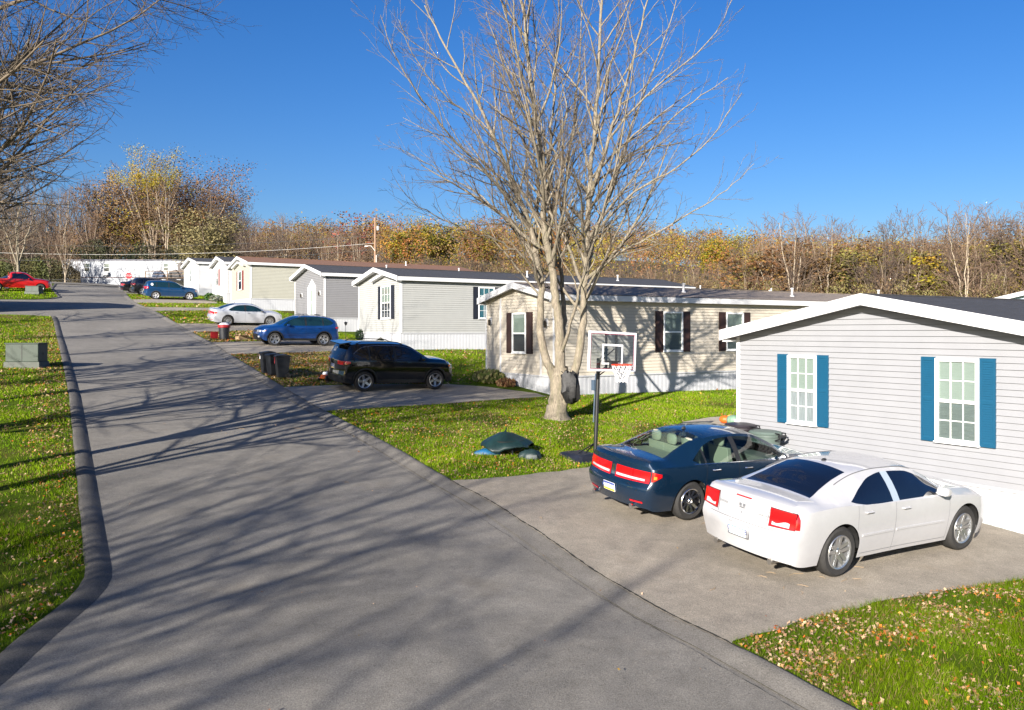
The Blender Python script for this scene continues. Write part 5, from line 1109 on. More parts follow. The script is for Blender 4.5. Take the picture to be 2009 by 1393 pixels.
def kids(r_, out, pts, ds, rad, L, lvl, P, f0=.2, out_from=None):
    seg, wig, lift, dens, alo, ahi, ratio = P[lvl]; m = max(2, int(dens*L + r_.random())); n = len(pts)-1; az = r_.uniform(0, 6.3)
    for k in range(m):
        f = f0 + (1-f0)*(k + r_.uniform(.1, .9))/m; f = min(f, .98); i = min(int(f*n), n-1); g = f*n - i; p = pts[i]*(1-g) + pts[i+1]*g; d = ds[i]
        az += 2.4 + r_.normal()*.5; a = math.radians(r_.uniform(alo, ahi)); u = norm(np.cross(d, [.31, .77, .13])); v = np.cross(d, u)
        e = norm(d*math.cos(a) + (u*math.cos(az) + v*math.sin(az))*math.sin(a)); rr = np.interp(f*n, range(n+1), rad)
        Lk = L*ratio*((1.15 - .75*f) if lvl else (1.12 - .55*f))*r_.uniform(.7, 1.2); cr = min(rr*.6, Lk*.0125+.003)
        if Lk > P['lmin']: grow(r_, out, p, e, Lk, cr, lvl+1, P)
MAPLE = {0: (14, .05, .02, 1.55, 30, 55, .42), 1: (9, .08, .040, 2.8, 22, 46, .46), 2: (6, .11, .04, 4.4, 24, 50, .48), 3: (4, .15, .03, 4.2, 26, 55, .50), 4: (3, .2, .02, 0, 0, 0, 0), 'rmin': .0038, 'lmin': .12}
def catmull(P_, n):
    P_ = np.array(P_, float); m = len(P_); q = np.linspace(0, m-1, n); out = np.zeros((n, P_.shape[1]))
    Pp = np.vstack([2*P_[0]-P_[1], P_, 2*P_[-1]-P_[-2]])
    for k, x in enumerate(q):
        i = min(int(x), m-2); t = x-i; a, b, c, d = Pp[i], Pp[i+1], Pp[i+2], Pp[i+3]
        out[k] = .5*((2*b) + (-a+c)*t + (2*a-5*b+4*c-d)*t*t + (-a+3*b-3*c+d)*t**3)
    return out
def root_flare(x, y, z, r, m_, parent, seed=2):
    r_ = random.Random(seed); k = MB(); n = 18; vs = []; fs = []
    for j, (q, h) in enumerate(((1.75, -.12), (1.45, .0), (1.2, .10), (1.06, .25), (1.0, .45))):
        for i in range(n):
            a = 2*math.pi*i/n; w_ = 1 + .16*math.sin(4*a+1)*(4-j)/4 + .07*math.sin(7*a)*(4-j)/4; vs.append((x+r*q*w_*math.cos(a), y+r*q*w_*math.sin(a), z+h))
    for j in range(4): fs += [(j*n+i, j*n+(i+1) % n, (j+1)*n+(i+1) % n, (j+1)*n+i) for i in range(n)]
    k.add(vs, fs); return k
# --- the tall bare maple in the middle: main stems where they stand in the world, as measured in the plane of the trunk
TY = 24.65; tb = np.array([(1092-1004.5)*TY/1640, TY, 0]); s_, t_ = st(tb[0], tb[1]); tb[2] = float(G(s_, t_)) + .04
stems = [ # (x, height-line, depth, radius) in photo-plane units, turned into metres about the trunk
 ([(1094,828,0),(1094,800,0),(1096,770,0),(1098,745,0),(1099,720,.0)], .30, .235),
 ([(1094,772,.0),(1083,730,.05),(1069,700,.1),(1060,655,.1),(1061,600,.15),(1062,555,.2),(1053,500,.3),(1040,440,.3),(1022,390,.4),(1000,340,.5),(972,270,.6),(940,200,.7),(903,130,.9),(860,55,1.0),(825,-20,1.2)], .145, .02),
 ([(1099,722,.0),(1098,690,.0),(1097,640,-.05),(1092,600,-.1),(1086,560,-.1),(1076,500,-.2),(1068,440,-.3),(1066,380,-.3),(1060,300,-.4),(1048,240,-.5),(1040,170,-.7),(1030,90,-.8),(1018,0,-1),(1008,-120,-1.2),(1000,-250,-1.3)], .165, .02),
 ([(1094,620,-.05),(1086,560,.1),(1083,500,.3),(1080,430,.5),(1078,360,.6),(1082,280,.9),(1088,200,1.1),(1094,120,1.3),(1100,20,1.6),(1103,-100,1.8)], .085, .015),
 ([(1100,690,.0),(1106,640,.3),(1108,590,.5),(1104,530,.7),(1102,470,.9),(1110,400,1.1),(1118,320,1.4),(1130,240,1.6),(1142,150,1.9),(1150,40,2.1),(1156,-80,2.3)], .085, .015),
 ([(1101,800,-.05),(1112,770,-.1),(1124,735,-.15),(1134,690,-.2),(1141,640,-.2),(1144,600,-.2),(1147,540,-.3),(1151,470,-.3),(1153,400,-.4),(1157,330,-.5),(1164,260,-.5),(1168,180,-.6),(1172,90,-.7),(1175,0,-.8),(1178,-140,-.9),(1180,-260,-1)], .150, .02),
 ([(1146,560,-.2),(1157,510,.0),(1168,460,.3),(1183,420,.5),(1203,370,.7),(1227,300,.9),(1253,220,1.1),(1288,130,1.3),(1322,40,1.5),(1350,-50,1.7)], .075, .014),
 ([(1153,400,-.4),(1168,350,-.8),(1186,290,-1.1),(1206,220,-1.4),(1227,140,-1.7),(1250,50,-2.0),(1270,-50,-2.2)], .065, .014),
 ([(1099,700,.0),(1110,660,-.4),(1122,610,-.7),(1134,560,-1.0),(1150,500,-1.4),(1172,430,-1.8),(1190,350,-2.3),(1205,260,-2.7),(1218,160,-3.1)], .06, .012),
 ([(1060,565,.2),(1045,530,-.3),(1015,500,-.7),(975,478,-1.0),(925,462,-1.3),(870,440,-1.5),(825,415,-1.7),(793,375,-1.8)], .04, .008),
 ([(1147,570,-.25),(1175,530,-.6),(1210,500,-1.0),(1255,478,-1.3),(1305,450,-1.5),(1360,415,-1.7),(1405,385,-1.8),(1445,345,-1.8)], .045, .008),
 ([(1055,505,.3),(1020,450,1.0),(975,400,1.6),(925,350,2.2),(860,310,2.7),(800,270,3.0),(745,240,3.2)], .045, .008),
 ([(1154,380,-.4),(1200,330,.6),(1250,290,1.3),(1310,260,2.0),(1370,240,2.6),(1425,215,3.0)], .045, .008),
 ([(1042,445,.3),(1000,400,-.6),(950,350,-1.4),(895,300,-2.0),(845,240,-2.6),(800,170,-3.0),(780,110,-3.2)], .045, .008),
 ([(1150,480,-.3),(1190,430,-1.3),(1240,390,-2.1),(1300,360,-2.8),(1350,310,-3.3),(1390,250,-3.6)], .045, .008),
 ([(1068,440,-.3),(1062,380,-1.4),(1045,320,-2.4),(1025,240,-3.2),(1010,150,-3.9),(1000,60,-4.3)], .055, .01),
 ([(1082,450,.4),(1090,380,1.5),(1085,300,2.5),(1075,220,3.3),(1060,120,4.0),(1050,20,4.4)], .055, .01),
 ([(1015,370,.4),(960,330,1.0),(900,290,1.6),(840,235,2.0),(770,190,2.4)], .035, .008),
 ([(1186,290,-1.1),(1240,230,-1.6),(1300,180,-2.0),(1360,130,-2.4),(1395,60,-2.6)], .035, .008),
 ([(975,275,.5),(930,230,.2),(870,190,-.3),(820,130,-.6),(790,60,-.9)], .035, .008),
 ([(1227,300,.9),(1290,260,.8),(1350,200,.6),(1400,170,.3),(1430,150,.1)], .035, .008),
 ([(1115,790,.02),(1132,748,.02),(1139,735,.1)], .05, .03)]
tr_ = thing('bare_tree', tuple(tb), 0, 'tall bare maple with several stems in the middle of the lawn', 'tree'); r_ = np.random.default_rng(11); trunkp = []; fine = []
for pts, r0, r1 in stems[:-1]:
    P3 = [((x-1004.5)*TY/1640 - tb[0], d, 4.3 + (650-y)*TY/1640 - tb[2]) for x, y, d in pts]; n = max(8, len(pts)*3); c = catmull(P3, n); c[2:-1] += r_.normal(size=(n-3, 3))*.018
    rad = r0 + (r1-r0)*np.linspace(0, 1, n)**.85; trunkp.append((c, rad)); D = norm_rows(np.gradient(c, axis=0)); L = float(np.linalg.norm(np.diff(c, axis=0), axis=1).sum())
    if L > 2.5: kids(r_, fine, c, D, rad, L*.62, 0, {**MAPLE, 0: (14, .05, .02, 3.3 if L > 6 else 5.0, 22, 50, .46)}, .30 if L > 8 else .22)
tk = tubes(trunkp, 'trunk', BARK, tr_); root_flare(0, .0, -.02, .29, BARK, tr_).build('root_flare', BARK, tr_, smooth=True)
tubes([(a, b) for a, b, l in fine if l == 1], 'limb', BARK, tr_); tubes([(a, b) for a, b, l in fine if l > 1], 'twigs', TWIG, tr_)
k = MB(); r2 = random.Random(4); vs = []; fs = []; n = 18
for j, (w_, z_, o_) in enumerate(((.10, 1.42, 0), (.24, 1.36, 0), (.27, 1.22, .04), (.24, 1.02, .07), (.25, .84, .08), (.22, .66, .06), (.18, .54, .02), (.05, .50, 0))):
    for i in range(n): a = 2*math.pi*i/n; q = 1+r2.uniform(-.22, .22) + .12*math.sin(5*a + j*.4); vs.append((.36 + .06*(1.3-z_) + w_*math.cos(a)*q, -.22 + .11*math.sin(a)*q - o_, z_ + r2.uniform(-.05, .05)))
for j in range(7): fs += [(j*n+i, j*n+(i+1) % n, (j+1)*n+(i+1) % n, (j+1)*n+i) for i in range(n)]
fs += [tuple(range(n)), tuple(range(7*n, 8*n))]; k.add(vs, fs); k.tube([(.12, -.25, 1.42), (.2, -.28, 1.36), (.3, -.2, 1.34)], .012, 5); o = k.build('plastic_bag', mat('black_bag', (.0035, .0035, .004), .6, bump=.8, bscale=7), None, smooth=True, angle=30, loc=tuple(tb)); tag(o, 'black plastic bag hanging in the fork of the bare maple', 'bag')
# --- maples along the left side of the street (their limbs reach into the picture and their shadows cross the road)
def make_tree(seed, H, spread, P, r0=.16, stems_n=4, lean=(0, 0)):
    r_ = np.random.default_rng(seed); big = []; out = []; n = 14; zf = H*.16
    p0 = np.array([0, 0, -.1]); pts = catmull([(0, 0, -.1), (lean[0]*.3, lean[1]*.3, zf*.6), (lean[0], lean[1], zf)], 8); big.append((pts, np.linspace(r0*1.15, r0*.92, 8)))
    for k in range(stems_n):
        a = 2*math.pi*k/stems_n + r_.uniform(-.4, .4); e = spread*r_.uniform(.45, .8) if k else spread*.15; h = H*r_.uniform(.8, 1)
        mid = (pts[-1][0]+e*.35*math.cos(a), pts[-1][1]+e*.35*math.sin(a), zf+(h-zf)*.4); st_ = pts[-1-int(k % 2)*1]
        c = catmull([st_, mid, (pts[-1][0]+e*.75*math.cos(a+.2), pts[-1][1]+e*.75*math.sin(a+.2), zf+(h-zf)*.75), (pts[-1][0]+e*math.cos(a+.1), pts[-1][1]+e*math.sin(a+.1), h)], n)
        c[2:-1] += r_.normal(size=(n-3, 3))*.04; rad = np.linspace(r0*.62, .015, n); big.append((c, rad)); D = norm_rows(np.gradient(c, axis=0)); kids(r_, out, c, D, rad, H*.52, 0, P, .12)
    return big, out
MP2 = {0: (14, .05, .02, 2.2, 38, 74, .72), 1: (9, .08, .025, 3.0, 26, 50, .42), 2: (6, .12, .03, 3.2, 26, 55, .50), 3: (4, .16, .03, 3.4, 30, 60, .5), 4: (3, .2, .02, 0, 0, 0, 0), 'rmin': .0032, 'lmin': .16}
MP3 = dict(MP2); MP3.pop(4); MP3['rmin'] = .008; MP3['lmin'] = .2
def plant_tree(name, big, out, loc, rz, sc, label, group=None, mats=(BARK, TWIG)):
    r = thing(name, loc, rz, label, 'tree', group); r.scale = (sc, sc, sc); tubes([(a, b) for a, b in big], 'trunk', mats[0], r); tubes([(a, b) for a, b, l in out], 'crown', mats[1], r); return r
LT = [make_tree(21, 14.5, 7.0, {**MP2, 1: (9, .08, .025, 3.6, 26, 50, .42), 2: (6, .12, .03, 4.6, 26, 55, .52), 3: (4, .16, .03, 4.2, 30, 60, .55)}, .15, 9), make_tree(22, 12.5, 5.0, {**MP2, 2: (6, .12, .03, 2.0, 26, 55, .50), 3: (4, .16, .03, 1.6, 30, 60, .5), 1: (9, .08, .025, 2.2, 26, 50, .42)}, .15, 4)]
lt = []
for i, (s, t, sc, rz, lb) in enumerate([(17.6, -2.3, 1.0, .3, 'bare maple just left of the view, nearest of the roadside row'), (14.6, -4.2, .95, 2.0, 'bare maple left of the view, its limbs filling the upper left corner'),
      (22.0, -2.6, .85, 4.0, 'slim bare maple beyond the nearest roadside maple'), (26.2, -2.8, .85, 1.0, 'bare roadside maple before the large green box'), (31.5, -3.0, .9, 5.2, 'bare roadside maple level with the large green box'),
      (37.5, -3.2, .95, 2.6, 'bare roadside maple beyond the large green box'), (45, -4.5, 1.0, .9, 'bare roadside maple half way along the left lawn'), (54, -6, 1.0, 3.6, 'bare roadside maple before the side street'), (84, -9.5, 1.0, 3.0, 'bare maple behind the red pickup truck'),
      (18.5, -7.5, 1.0, 1.1, 'bare maple in the second row on the left lawn'), (26.0, -8.5, 1.0, 2.2, 'bare maple in the second row opposite the cream home'), (-4, -20, 1.05, 4.4, 'second bare maple behind the camera to the left'), (79.5, -2.6, 1.0, 1.2, 'bare maple at the far side of the side street, left of the red pickup truck'), (99.5, -3.5, 1.05, 5.0, 'bare maple beyond the red pickup truck'), (110, 1.0, 1.05, 2.2, 'bare maple at the far left near the end of the street'), (3.0, -14, 1.1, 1.7, 'bare maple behind the camera to the left'), (-3, -27, 1.3, 2.9, 'farthest bare maple behind the camera')]):
    if i < 2: o = plant_tree('bare_tree', *LT[i], gpos(s, t, .0), rz, sc, lb, 'maples along the left side'); lt.append(o)
    else:
        o = copy_tree(lt[1]); o.location = gpos(s, t, .0); o.rotation_euler.z = rz; o.scale = (sc, sc, sc); o['label'] = lb
# --- woods: bare and leafed kinds, copied
FAR = {0: (10, .06, .02, 2.0, 26, 55, .50), 1: (6, .12, .05, 2.8, 25, 50, .5), 2: (4, .16, .04, 3.0, 25, 55, .5), 3: (3, .2, .03, 0, 0, 0, 0), 'rmin': .014, 'lmin': .3}
def leaf_cloud(tips, n, size, cols, seed, spread=.6, vy=1.0):
    r_ = np.random.default_rng(seed); c = tips[r_.integers(0, len(tips), n)] + r_.normal(size=(n, 3))*spread; n = len(c); V_, F_ = quads(c, size, r_, .7)
    cl = np.array(cols); base = cl[(np.abs(np.floor(c[:, 0]*.8)*7 + np.floor(c[:, 2]*.8)*3 + np.floor(c[:, 1]*.8)*5)).astype(int) % len(cols)]; return V_, F_, base*r_.uniform(.75, 1.25, (n, 1))
protos = []
TALLBARK = [mat('wood_bark_%d' % i, c, .9, var=.2) for i, c in enumerate([(.22, .17, .12), (.10, .078, .058), (.36, .30, .22)])]
TW = [mat('wood_twig_%d' % i, c, .9) for i, c in enumerate([(.14, .09, .06), (.09, .065, .05), (.17, .115, .075)])]
for i in range(6):
    H = 12; b_, o_ = make_tree(40+i, H, [2.6, 3.4, 3.0, 4.0, 2.4, 3.2][i], FAR, [.12, .16, .11, .19, .1, .14][i], [3, 5, 3, 6, 3, 4][i]); protos.append((b_, o_, i % 3))
bare0 = []
wood_r = random.Random(5)
def place_bare(px, Y, ytop, kind, group, label, wide=1.0):
    x, y, zt = pxp(px, Y, ytop); s, t = st(x, y); zb = float(G(s, t)); sc = max(.3, (zt - zb)/12.3)
    src = next((o for kk, o in bare0 if kk == kind), None)
    if src is None:
        b_, o_, m = protos[kind]; o = plant_tree('bare_tree', b_, o_, (x, y, zb), 0, sc, label, group, (TALLBARK[m], TW[m])); bare0.append((kind, o))
    else: o = copy_tree(src)
    o.location = (x, y, zb-.1); o.rotation_euler.z = wood_r.uniform(0, 6.28); o.scale = (sc*wide, sc*wide, sc); o['label'] = label; o['group'] = group
def sky_line(px): return float(np.interp(px, [-100, 0, 150, 230, 300, 360, 440, 480, 520, 560, 620, 700, 740, 900, 1100, 1300, 1440, 1470, 1520, 1600, 1700, 1790, 1860, 1930, 2010, 2100], [330, 350, 350, 345, 330, 335, 355, 395, 415, 400, 415, 430, 465, 470, 480, 480, 470, 430, 415, 420, 425, 410, 430, 400, 410, 410]))
n_ = 0
for px in range(-60, 470, 17): place_bare(px + wood_r.uniform(-8, 8), wood_r.uniform(128, 165), sky_line(px) + wood_r.uniform(-5, 50), [0, 1, 3, 5, 1, 2][n_ % 6], 'trees of the left wood', 'bare brown tree in the wood behind the long white trailer', .9); n_ += 1
for px in range(465, 760, 12): place_bare(px + wood_r.uniform(-6, 6), wood_r.uniform(118, 150), sky_line(px) + wood_r.uniform(-3, 45), [0, 2, 1, 4, 5, 3][n_ % 6], 'trees behind the ivory home', 'bare tree in the wood behind the ivory and grey homes', .9); n_ += 1
for px in range(750, 1470, 17): place_bare(px + wood_r.uniform(-9, 9), wood_r.uniform(120, 165), sky_line(px) + wood_r.uniform(26, 62), [0, 1, 5, 1, 3, 4][n_ % 6], 'low bare trees before the hill', 'low bare brown tree before the far hillside', 1.1); n_ += 1
ORD = ['leftmost', 'second', 'third', 'fourth', 'fifth', 'sixth', 'seventh', 'eighth', 'ninth', 'tenth', 'eleventh', 'twelfth', 'thirteenth', 'fourteenth', 'fifteenth', 'sixteenth', 'seventeenth', 'eighteenth', 'nineteenth', 'twentieth', 'twenty first', 'twenty second', 'twenty third', 'twenty fourth', 'twenty fifth', 'twenty sixth', 'twenty seventh', 'last', 'last']; n_ = 0
for px, yt in ((1478, 470), (1500, 418), (1512, 455), (1556, 412), (1566, 440), (1606, 416), (1622, 425), (1660, 424), (1688, 470), (1700, 445), (1738, 408), (1752, 440), (1772, 470), (1792, 404), (1815, 445), (1846, 450), (1868, 412), (1884, 400), (1896, 396), (1912, 425), (1930, 410), (1948, 402), (1966, 398), (1984, 410), (2003, 400), (2030, 405), (2055, 410)):
    place_bare(px, wood_r.uniform(80, 104), yt, [2, 0, 5, 2, 4, 3][n_ % 6], 'tall trees of the right wood', 'tall bare tree, %s from the left of the tall ones behind the near home' % ORD[n_ % 100], .95); n_ += 1
for px in range(1460, 2080, 46): place_bare(px + wood_r.uniform(-8, 8), wood_r.uniform(84, 112), wood_r.uniform(488, 520), [1, 3, 5, 0][n_ % 4], 'lower trees of the right wood', 'lower bare brown tree among the tall ones behind the near home', 1.3); n_ += 1
def leafed(px, Y, ytop, cols, label, seed, wide=1.0, n=5200, size=.16, kind=3, group=None, spread=.5, zmin=3.0):
    x, y, zt = pxp(px, Y, ytop); s, t = st(x, y); zb = float(G(s, t)); sc = (zt-zb)/12.3; b_, o_, m = protos[kind]; r = thing('leafy_tree', (x, y, zb-.1), wood_r.uniform(0, 6), label, 'tree', group); r.scale = (sc*wide, sc*wide, sc)
    tubes(b_, 'trunk', TALLBARK[m], r); tips = np.array([a[-1] for a, b, l in o_ if l >= 2]); tips = tips[tips[:, 2] > zmin]
    V_, F_, c = leaf_cloud(tips, n, size/sc, cols, seed, min(spread, .38)); fin('crown', np_mesh('crown', V_, F_, c), M_LEAF, r); return r
YEL = [(.27, .21, .012), (.20, .18, .012), (.28, .17, .015), (.12, .12, .015)]; ORG = [(.18, .085, .03), (.14, .065, .025), (.20, .115, .03), (.12, .055, .02)]; OLV = [(.15, .135, .03), (.11, .10, .025), (.20, .15, .03)]; RED = [(.20, .05, .03), (.15, .04, .03)]; RUST = [(.16, .085, .035), (.12, .07, .03), (.20, .12, .04)]
leafed(305, 140, 322, RUST+[(.10, .065, .035)]*3+YEL[:2], 'tall tree with a yellow crown rising above the left wood', 1, 1.25, 9000, .12)
leafed(303, 138, 312, [(.30, .24, .01), (.24, .21, .015), (.30, .19, .012)], 'bright yellow crown topping the left wood', 17, .85, 9000, .10, 3, zmin=9.6, spread=.3)
leafed(262, 150, 345, RUST+[(.09, .06, .035)]*2, 'rusty brown crown left of the tall yellow tree', 11, 1.3, 8000, .12, 5)
leafed(350, 150, 346, RUST+[(.09, .06, .035)]*2, 'rusty crown between the yellow and the orange tree', 12, 1.3, 8000, .12, 5)
leafed(402, 142, 336, ORG+RUST+[(.09, .06, .035)]*2, 'large orange brown tree right of the yellow one', 2, 1.3, 12000, .12)
leafed(440, 150, 372, RUST+[(.09, .06, .035)]*2, 'dark rusty tree at the right end of the tall left wood', 3, 1.0, 7000, .12, 5)
leafed(215, 145, 352, RUST, 'thin rusty crown at the left of the yellow tree', 14, 1.1, 4000, .16, 1)
leafed(412, 112, 428, [(.26, .22, .10), (.20, .17, .075), (.14, .12, .05)], 'pale straw coloured small tree behind the white gabled homes', 4, 1.75, 12000, .09)
leafed(700, 135, 428, RED+RUST, 'reddish tree near the lamp pole', 5, 1.2, 3000, .18)
for i, px in enumerate(range(1480, 2070, 30)):
    leafed(px + wood_r.uniform(-12, 12), wood_r.uniform(88, 120), wood_r.uniform(482, 506) - (26 if px > 1850 else 0), [OLV, ORG, YEL+ORG, RUST, OLV+YEL, ORG+OLV][i % 6], 'autumn coloured tree, %s from the left in the wood behind the near home' % ORD[i % 100], 20+i, 1.7, 8000, .12, 3 if i % 2 else 5, 'autumn trees of the right wood', .38)
# --- masses: undergrowth and the wooded hill
def mass(name, pts_fn, n, size, seed, up, asp=1.0):
    r_ = np.random.default_rng(seed); c, col = pts_fn(r_, n); V_, F_ = quads(c, size, r_, up, asp); tag(fin(name, np_mesh(name, V_, F_, col), M_LEAF), kind='stuff')
def band(x0, x1, Y0, Y1, hfun, cols, blob=1.4):
    def f(r_, n):
        px = r_.uniform(x0, x1, n); Y = r_.uniform(Y0, Y1, n); X = (px-1004.5)*Y/1640; s, t = st(X, Y); g = G(s, t); cell = (np.floor(X/blob)*131 + np.floor(Y/blob/1.5)*17).astype(int); rr = np.random.default_rng(3).uniform(.45, 1, 997)
        h = hfun(px)*rr[cell % 997]; Z = g + h*r_.random(n)**.75; cl = np.array(cols); base = cl[(cell*7) % len(cols)]; return np.stack([X, Y, Z], 1), base*r_.uniform(.6, 1.35, (n, 1))
    return f
DK = [(.022, .030, .010), (.035, .038, .014), (.05, .04, .018), (.018, .024, .010)]; BR = [(.13, .085, .045), (.10, .065, .035), (.16, .11, .05), (.12, .10, .03), (.085, .055, .03)]
mass('undergrowth', band(-140, 540, 122, 132, lambda p: np.interp(p, [0, 120, 180, 420, 540], [5, 5, 6.5, 6, 4]), DK, 1.8), 60000, .13, 1, .8)
mass('undergrowth', band(-140, 120, 103, 112, lambda p: p*0+3.0, [(.07, .08, .02), (.10, .09, .03), (.04, .045, .015)], 1.5), 14000, .12, 2, .8)
mass('undergrowth', band(430, 760, 112, 125, lambda p: p*0+5, BR+DK[:2], 1.6), 40000, .12, 3, 2.5)
mass('undergrowth', band(740, 1480, 120, 150, lambda p: p*0+5.5, BR, 2.0), 60000, .13, 4, 2.5)
mass('undergrowth', band(1440, 2120, 78, 96, lambda p: np.interp(p, [1440, 1500, 1800, 2000], [5, 5.5, 7.0, 8.0]), BR+[(.16, .14, .05)], 1.5), 90000, .085, 5, 2.5)
def hillwood(r_, n):
    m = 1300; a = r_.uniform(-.68, .72, m); Y = 165 + 165*r_.random(m)**.8; X = a*Y; s, t = st(X, Y); g = G(s, t); H = r_.uniform(10, 15, m); W_ = r_.uniform(2.6, 4.8, m)
    pal = np.array([(.15, .085, .045), (.12, .07, .04), (.17, .10, .045), (.18, .14, .02), (.25, .20, .015), (.26, .13, .02), (.22, .08, .02), (.13, .105, .02)])
    up = (Y-165)/165; pr = r_.random(m); kind = np.where(pr < .62 - .42*up, r_.integers(0, 3, m), r_.integers(3, 8, m)); col = pal[kind]
    i = r_.integers(0, m, n); d = r_.normal(size=(n, 3)); d /= np.linalg.norm(d, axis=1)[:, None]; d *= (r_.uniform(.3, 1, n)**.5)[:, None]; bump = 1 + .25*np.sin(d[:, 0]*6 + i) * np.cos(d[:, 2]*7 + i*2)
    c = np.stack([X[i] + d[:, 0]*W_[i]*bump, Y[i] + d[:, 1]*W_[i]*bump, g[i] + H[i]*(.50 + .46*d[:, 2]*bump)], 1); return c, col[i]*r_.uniform(.65, 1.3, (n, 1))
mass('far_woods', hillwood, 420000, .22, 9, 1.2)
leafed(1405, 190, 468, YEL, 'yellow tree on the ridge at the right end of the far hill', 61, 1.5, 8000, .15)
leafed(800, 195, 450, YEL+OLV, 'bright yellow green tree on the ridge behind the lamp pole', 62, 1.7, 9000, .16)
leafed(868, 205, 448, OLV+YEL, 'olive yellow tree on the ridge, left of the bare maple', 63, 1.7, 9000, .16)
leafed(940, 205, 452, YEL+ORG, 'golden tree on the ridge just left of the bare maple', 64, 1.7, 9000, .16)

for i, (px, Y, yt, kd, lb) in enumerate(((128, 104, 455, 5, 'leaning bare tree at the left end of the long white trailer'), (98, 106, 440, 3, 'brushy bare tree left of the long white trailer'), (60, 112, 430, 1, 'bare tree behind the red pickup truck'), (150, 108, 500, 0, 'low brushy tree covering the left end of the white trailer'), (30, 104, 440, 3, 'bare tree above the red pickup truck'))):
    place_bare(px, Y, yt, kd, 'brushy trees at the far left', lb, 1.2)
mass('undergrowth', band(100, 158, 104, 108, lambda p: np.interp(p, [100, 125, 158], [3.2, 3.6, 1.6]), [(.07, .055, .03), (.10, .08, .04), (.05, .045, .02)], 1.2), 7000, .07, 12, 2.5)
# ------------------------------------------------------------------ grass blades and fallen leaves
HOUSE_R = [(7.25, 14.7, 15.26, 36), (24.6, 29.5, 16.6, 40), (41.8, 48.1, 18.2, 40), (53.6, 60.2, 17.9, 35), (69.1, 76, 16.9, 38), (77.2, 83.2, 16.8, 32)]
PAD = [(17.6,16.3),(18.8,17.3),(19.25,18.9),(19.2,20.4),(16.2,20.4),(14.9,19.0),(14.75,16.3)]
def lawn_ok(s, t, edge=0.0):
    ok = ((t > TC(s) + .0 + edge) | (t < TL(s) - .33 - edge))
    for p in DRIVES.values(): ok &= ~inpoly([(a, (b if b > 8.3 or a > 30 else b)) for a, b in p], s, t)
    ok &= ~inpoly(PAD, s, t)
    for a, b, c, d in HOUSE_R: ok &= ~((s > a-.02) & (s < b+.02) & (t > c-.02) & (t < d))
    return ok
def seen(s, t, m=.03):
    X, Y = xy(s, t); Z = G(s, t) - 4.3; Yc = np.maximum(Y, .1); u = X/Yc*1640 + 1004.5; v = 650 - Z/Yc*1640
    return (Y > 4) & (u > -350) & (u < 2500) & (v < 1900)
def scatter(r_, s0, s1, t0, t1, dens):
    n = int((s1-s0)*(t1-t0)*dens); s = r_.uniform(s0, s1, n); t = r_.uniform(t0, t1, n); k = lawn_ok(s, t) & seen(s, t); return s[k], t[k]
r_ = np.random.default_rng(77); BV = []; BC = []
def blades(s0, s1, t0, t1, dens, h, w_, tint=1.0):
    s, t = scatter(r_, s0, s1, t0, t1, dens); dry_left = np.where(t < 3, .35, 0); worn = dry_left + np.sin(s*.9+2*np.sin(t*.7))*np.sin(t*1.3+1.5*np.sin(s*.8+1)); k_ = r_.random(len(s)) > np.clip((worn-.35)*1.6, 0, .75); s, t = s[k_], t[k_]; n = len(s)
    if not n: return
    X, Y = xy(s, t); Z = G(s, t) + .05; a = r_.uniform(0, 6.28, n); patch = .5 + .5*np.sin(s*1.7 + 2*np.sin(t*1.3)) * np.cos(t*1.1 + s*.6); patch2 = np.sin(s*5.1+t*3.3)*np.sin(t*6.2-s*2)
    hh = h*r_.uniform(.45, 1.25, n)*(.75 + .5*patch); ln = hh*r_.uniform(.15, .9, n); b = r_.uniform(0, 6.28, n)
    dx, dy = np.cos(a)*w_/2, np.sin(a)*w_/2
    v = np.stack([np.stack([X-dx, Y-dy, Z-.01], 1), np.stack([X+dx, Y+dy, Z-.01], 1), np.stack([X+np.cos(b)*ln, Y+np.sin(b)*ln, Z+hh], 1)], 1); BV.append(v.reshape(-1, 3))
    g = np.array([.095, .185, .004])[None]*(1-patch[:, None]*.45) + np.array([.20, .26, .006])[None]*patch[:, None]*.45; dry = (r_.random(n) < .10 + .10*(patch2 > .4))[:, None]; g = np.where(dry, np.array([.30, .22, .09])[None], g); BC.append(g*tint*r_.uniform(.55, 1.4, (n, 1)))
blades(4.5, 7.2, 6.9, 15.2, 3200, .085, .008, .62); blades(4.5, 7.2, 15.2, 20, 900, .085, .012, .62); blades(.5, 4.5, 6.9, 20, 700, .085, .013, .62); blades(9.0, 16, -3, 1.3, 2200, .07, .009, .7); blades(14.2, 19, 7.2, 20, 1500, .06, .012, 1.1); blades(19, 24.6, 7.4, 26, 900, .06, .014, 1.15)
blades(16, 26, -4, 1.7, 800, .06, .014); blades(26, 42, -5, 2.4, 330, .07, .020); blades(42, 62, -5, 2.9, 160, .09, .03)
blades(28, 41, 7.8, 20, 450, .07, .018); blades(30, 41.8, 20, 30, 120, .09, .03); blades(45.5, 53.6, 8.8, 19, 260, .08, .025); blades(57, 76, 8.6, 19, 140, .10, .035); blades(78, 100, 8.6, 19, 60, .12, .05); blades(77, 100, -6, 5, 60, .12, .05)
V_ = np.concatenate(BV); tag(fin('grass', np_mesh('grass', V_, np.arange(len(V_)).reshape(-1, 3), np.concatenate(BC)), mat('grass_blades', (1, 1, 1), .85, attr=True, spec=.02)), kind='stuff')
LV = []; LC = []
PAL = np.array([(.40, .24, .13), (.46, .31, .20), (.32, .17, .08), (.52, .19, .03), (.45, .11, .02), (.25, .12, .055), (.42, .30, .17), (.46, .28, .05)])
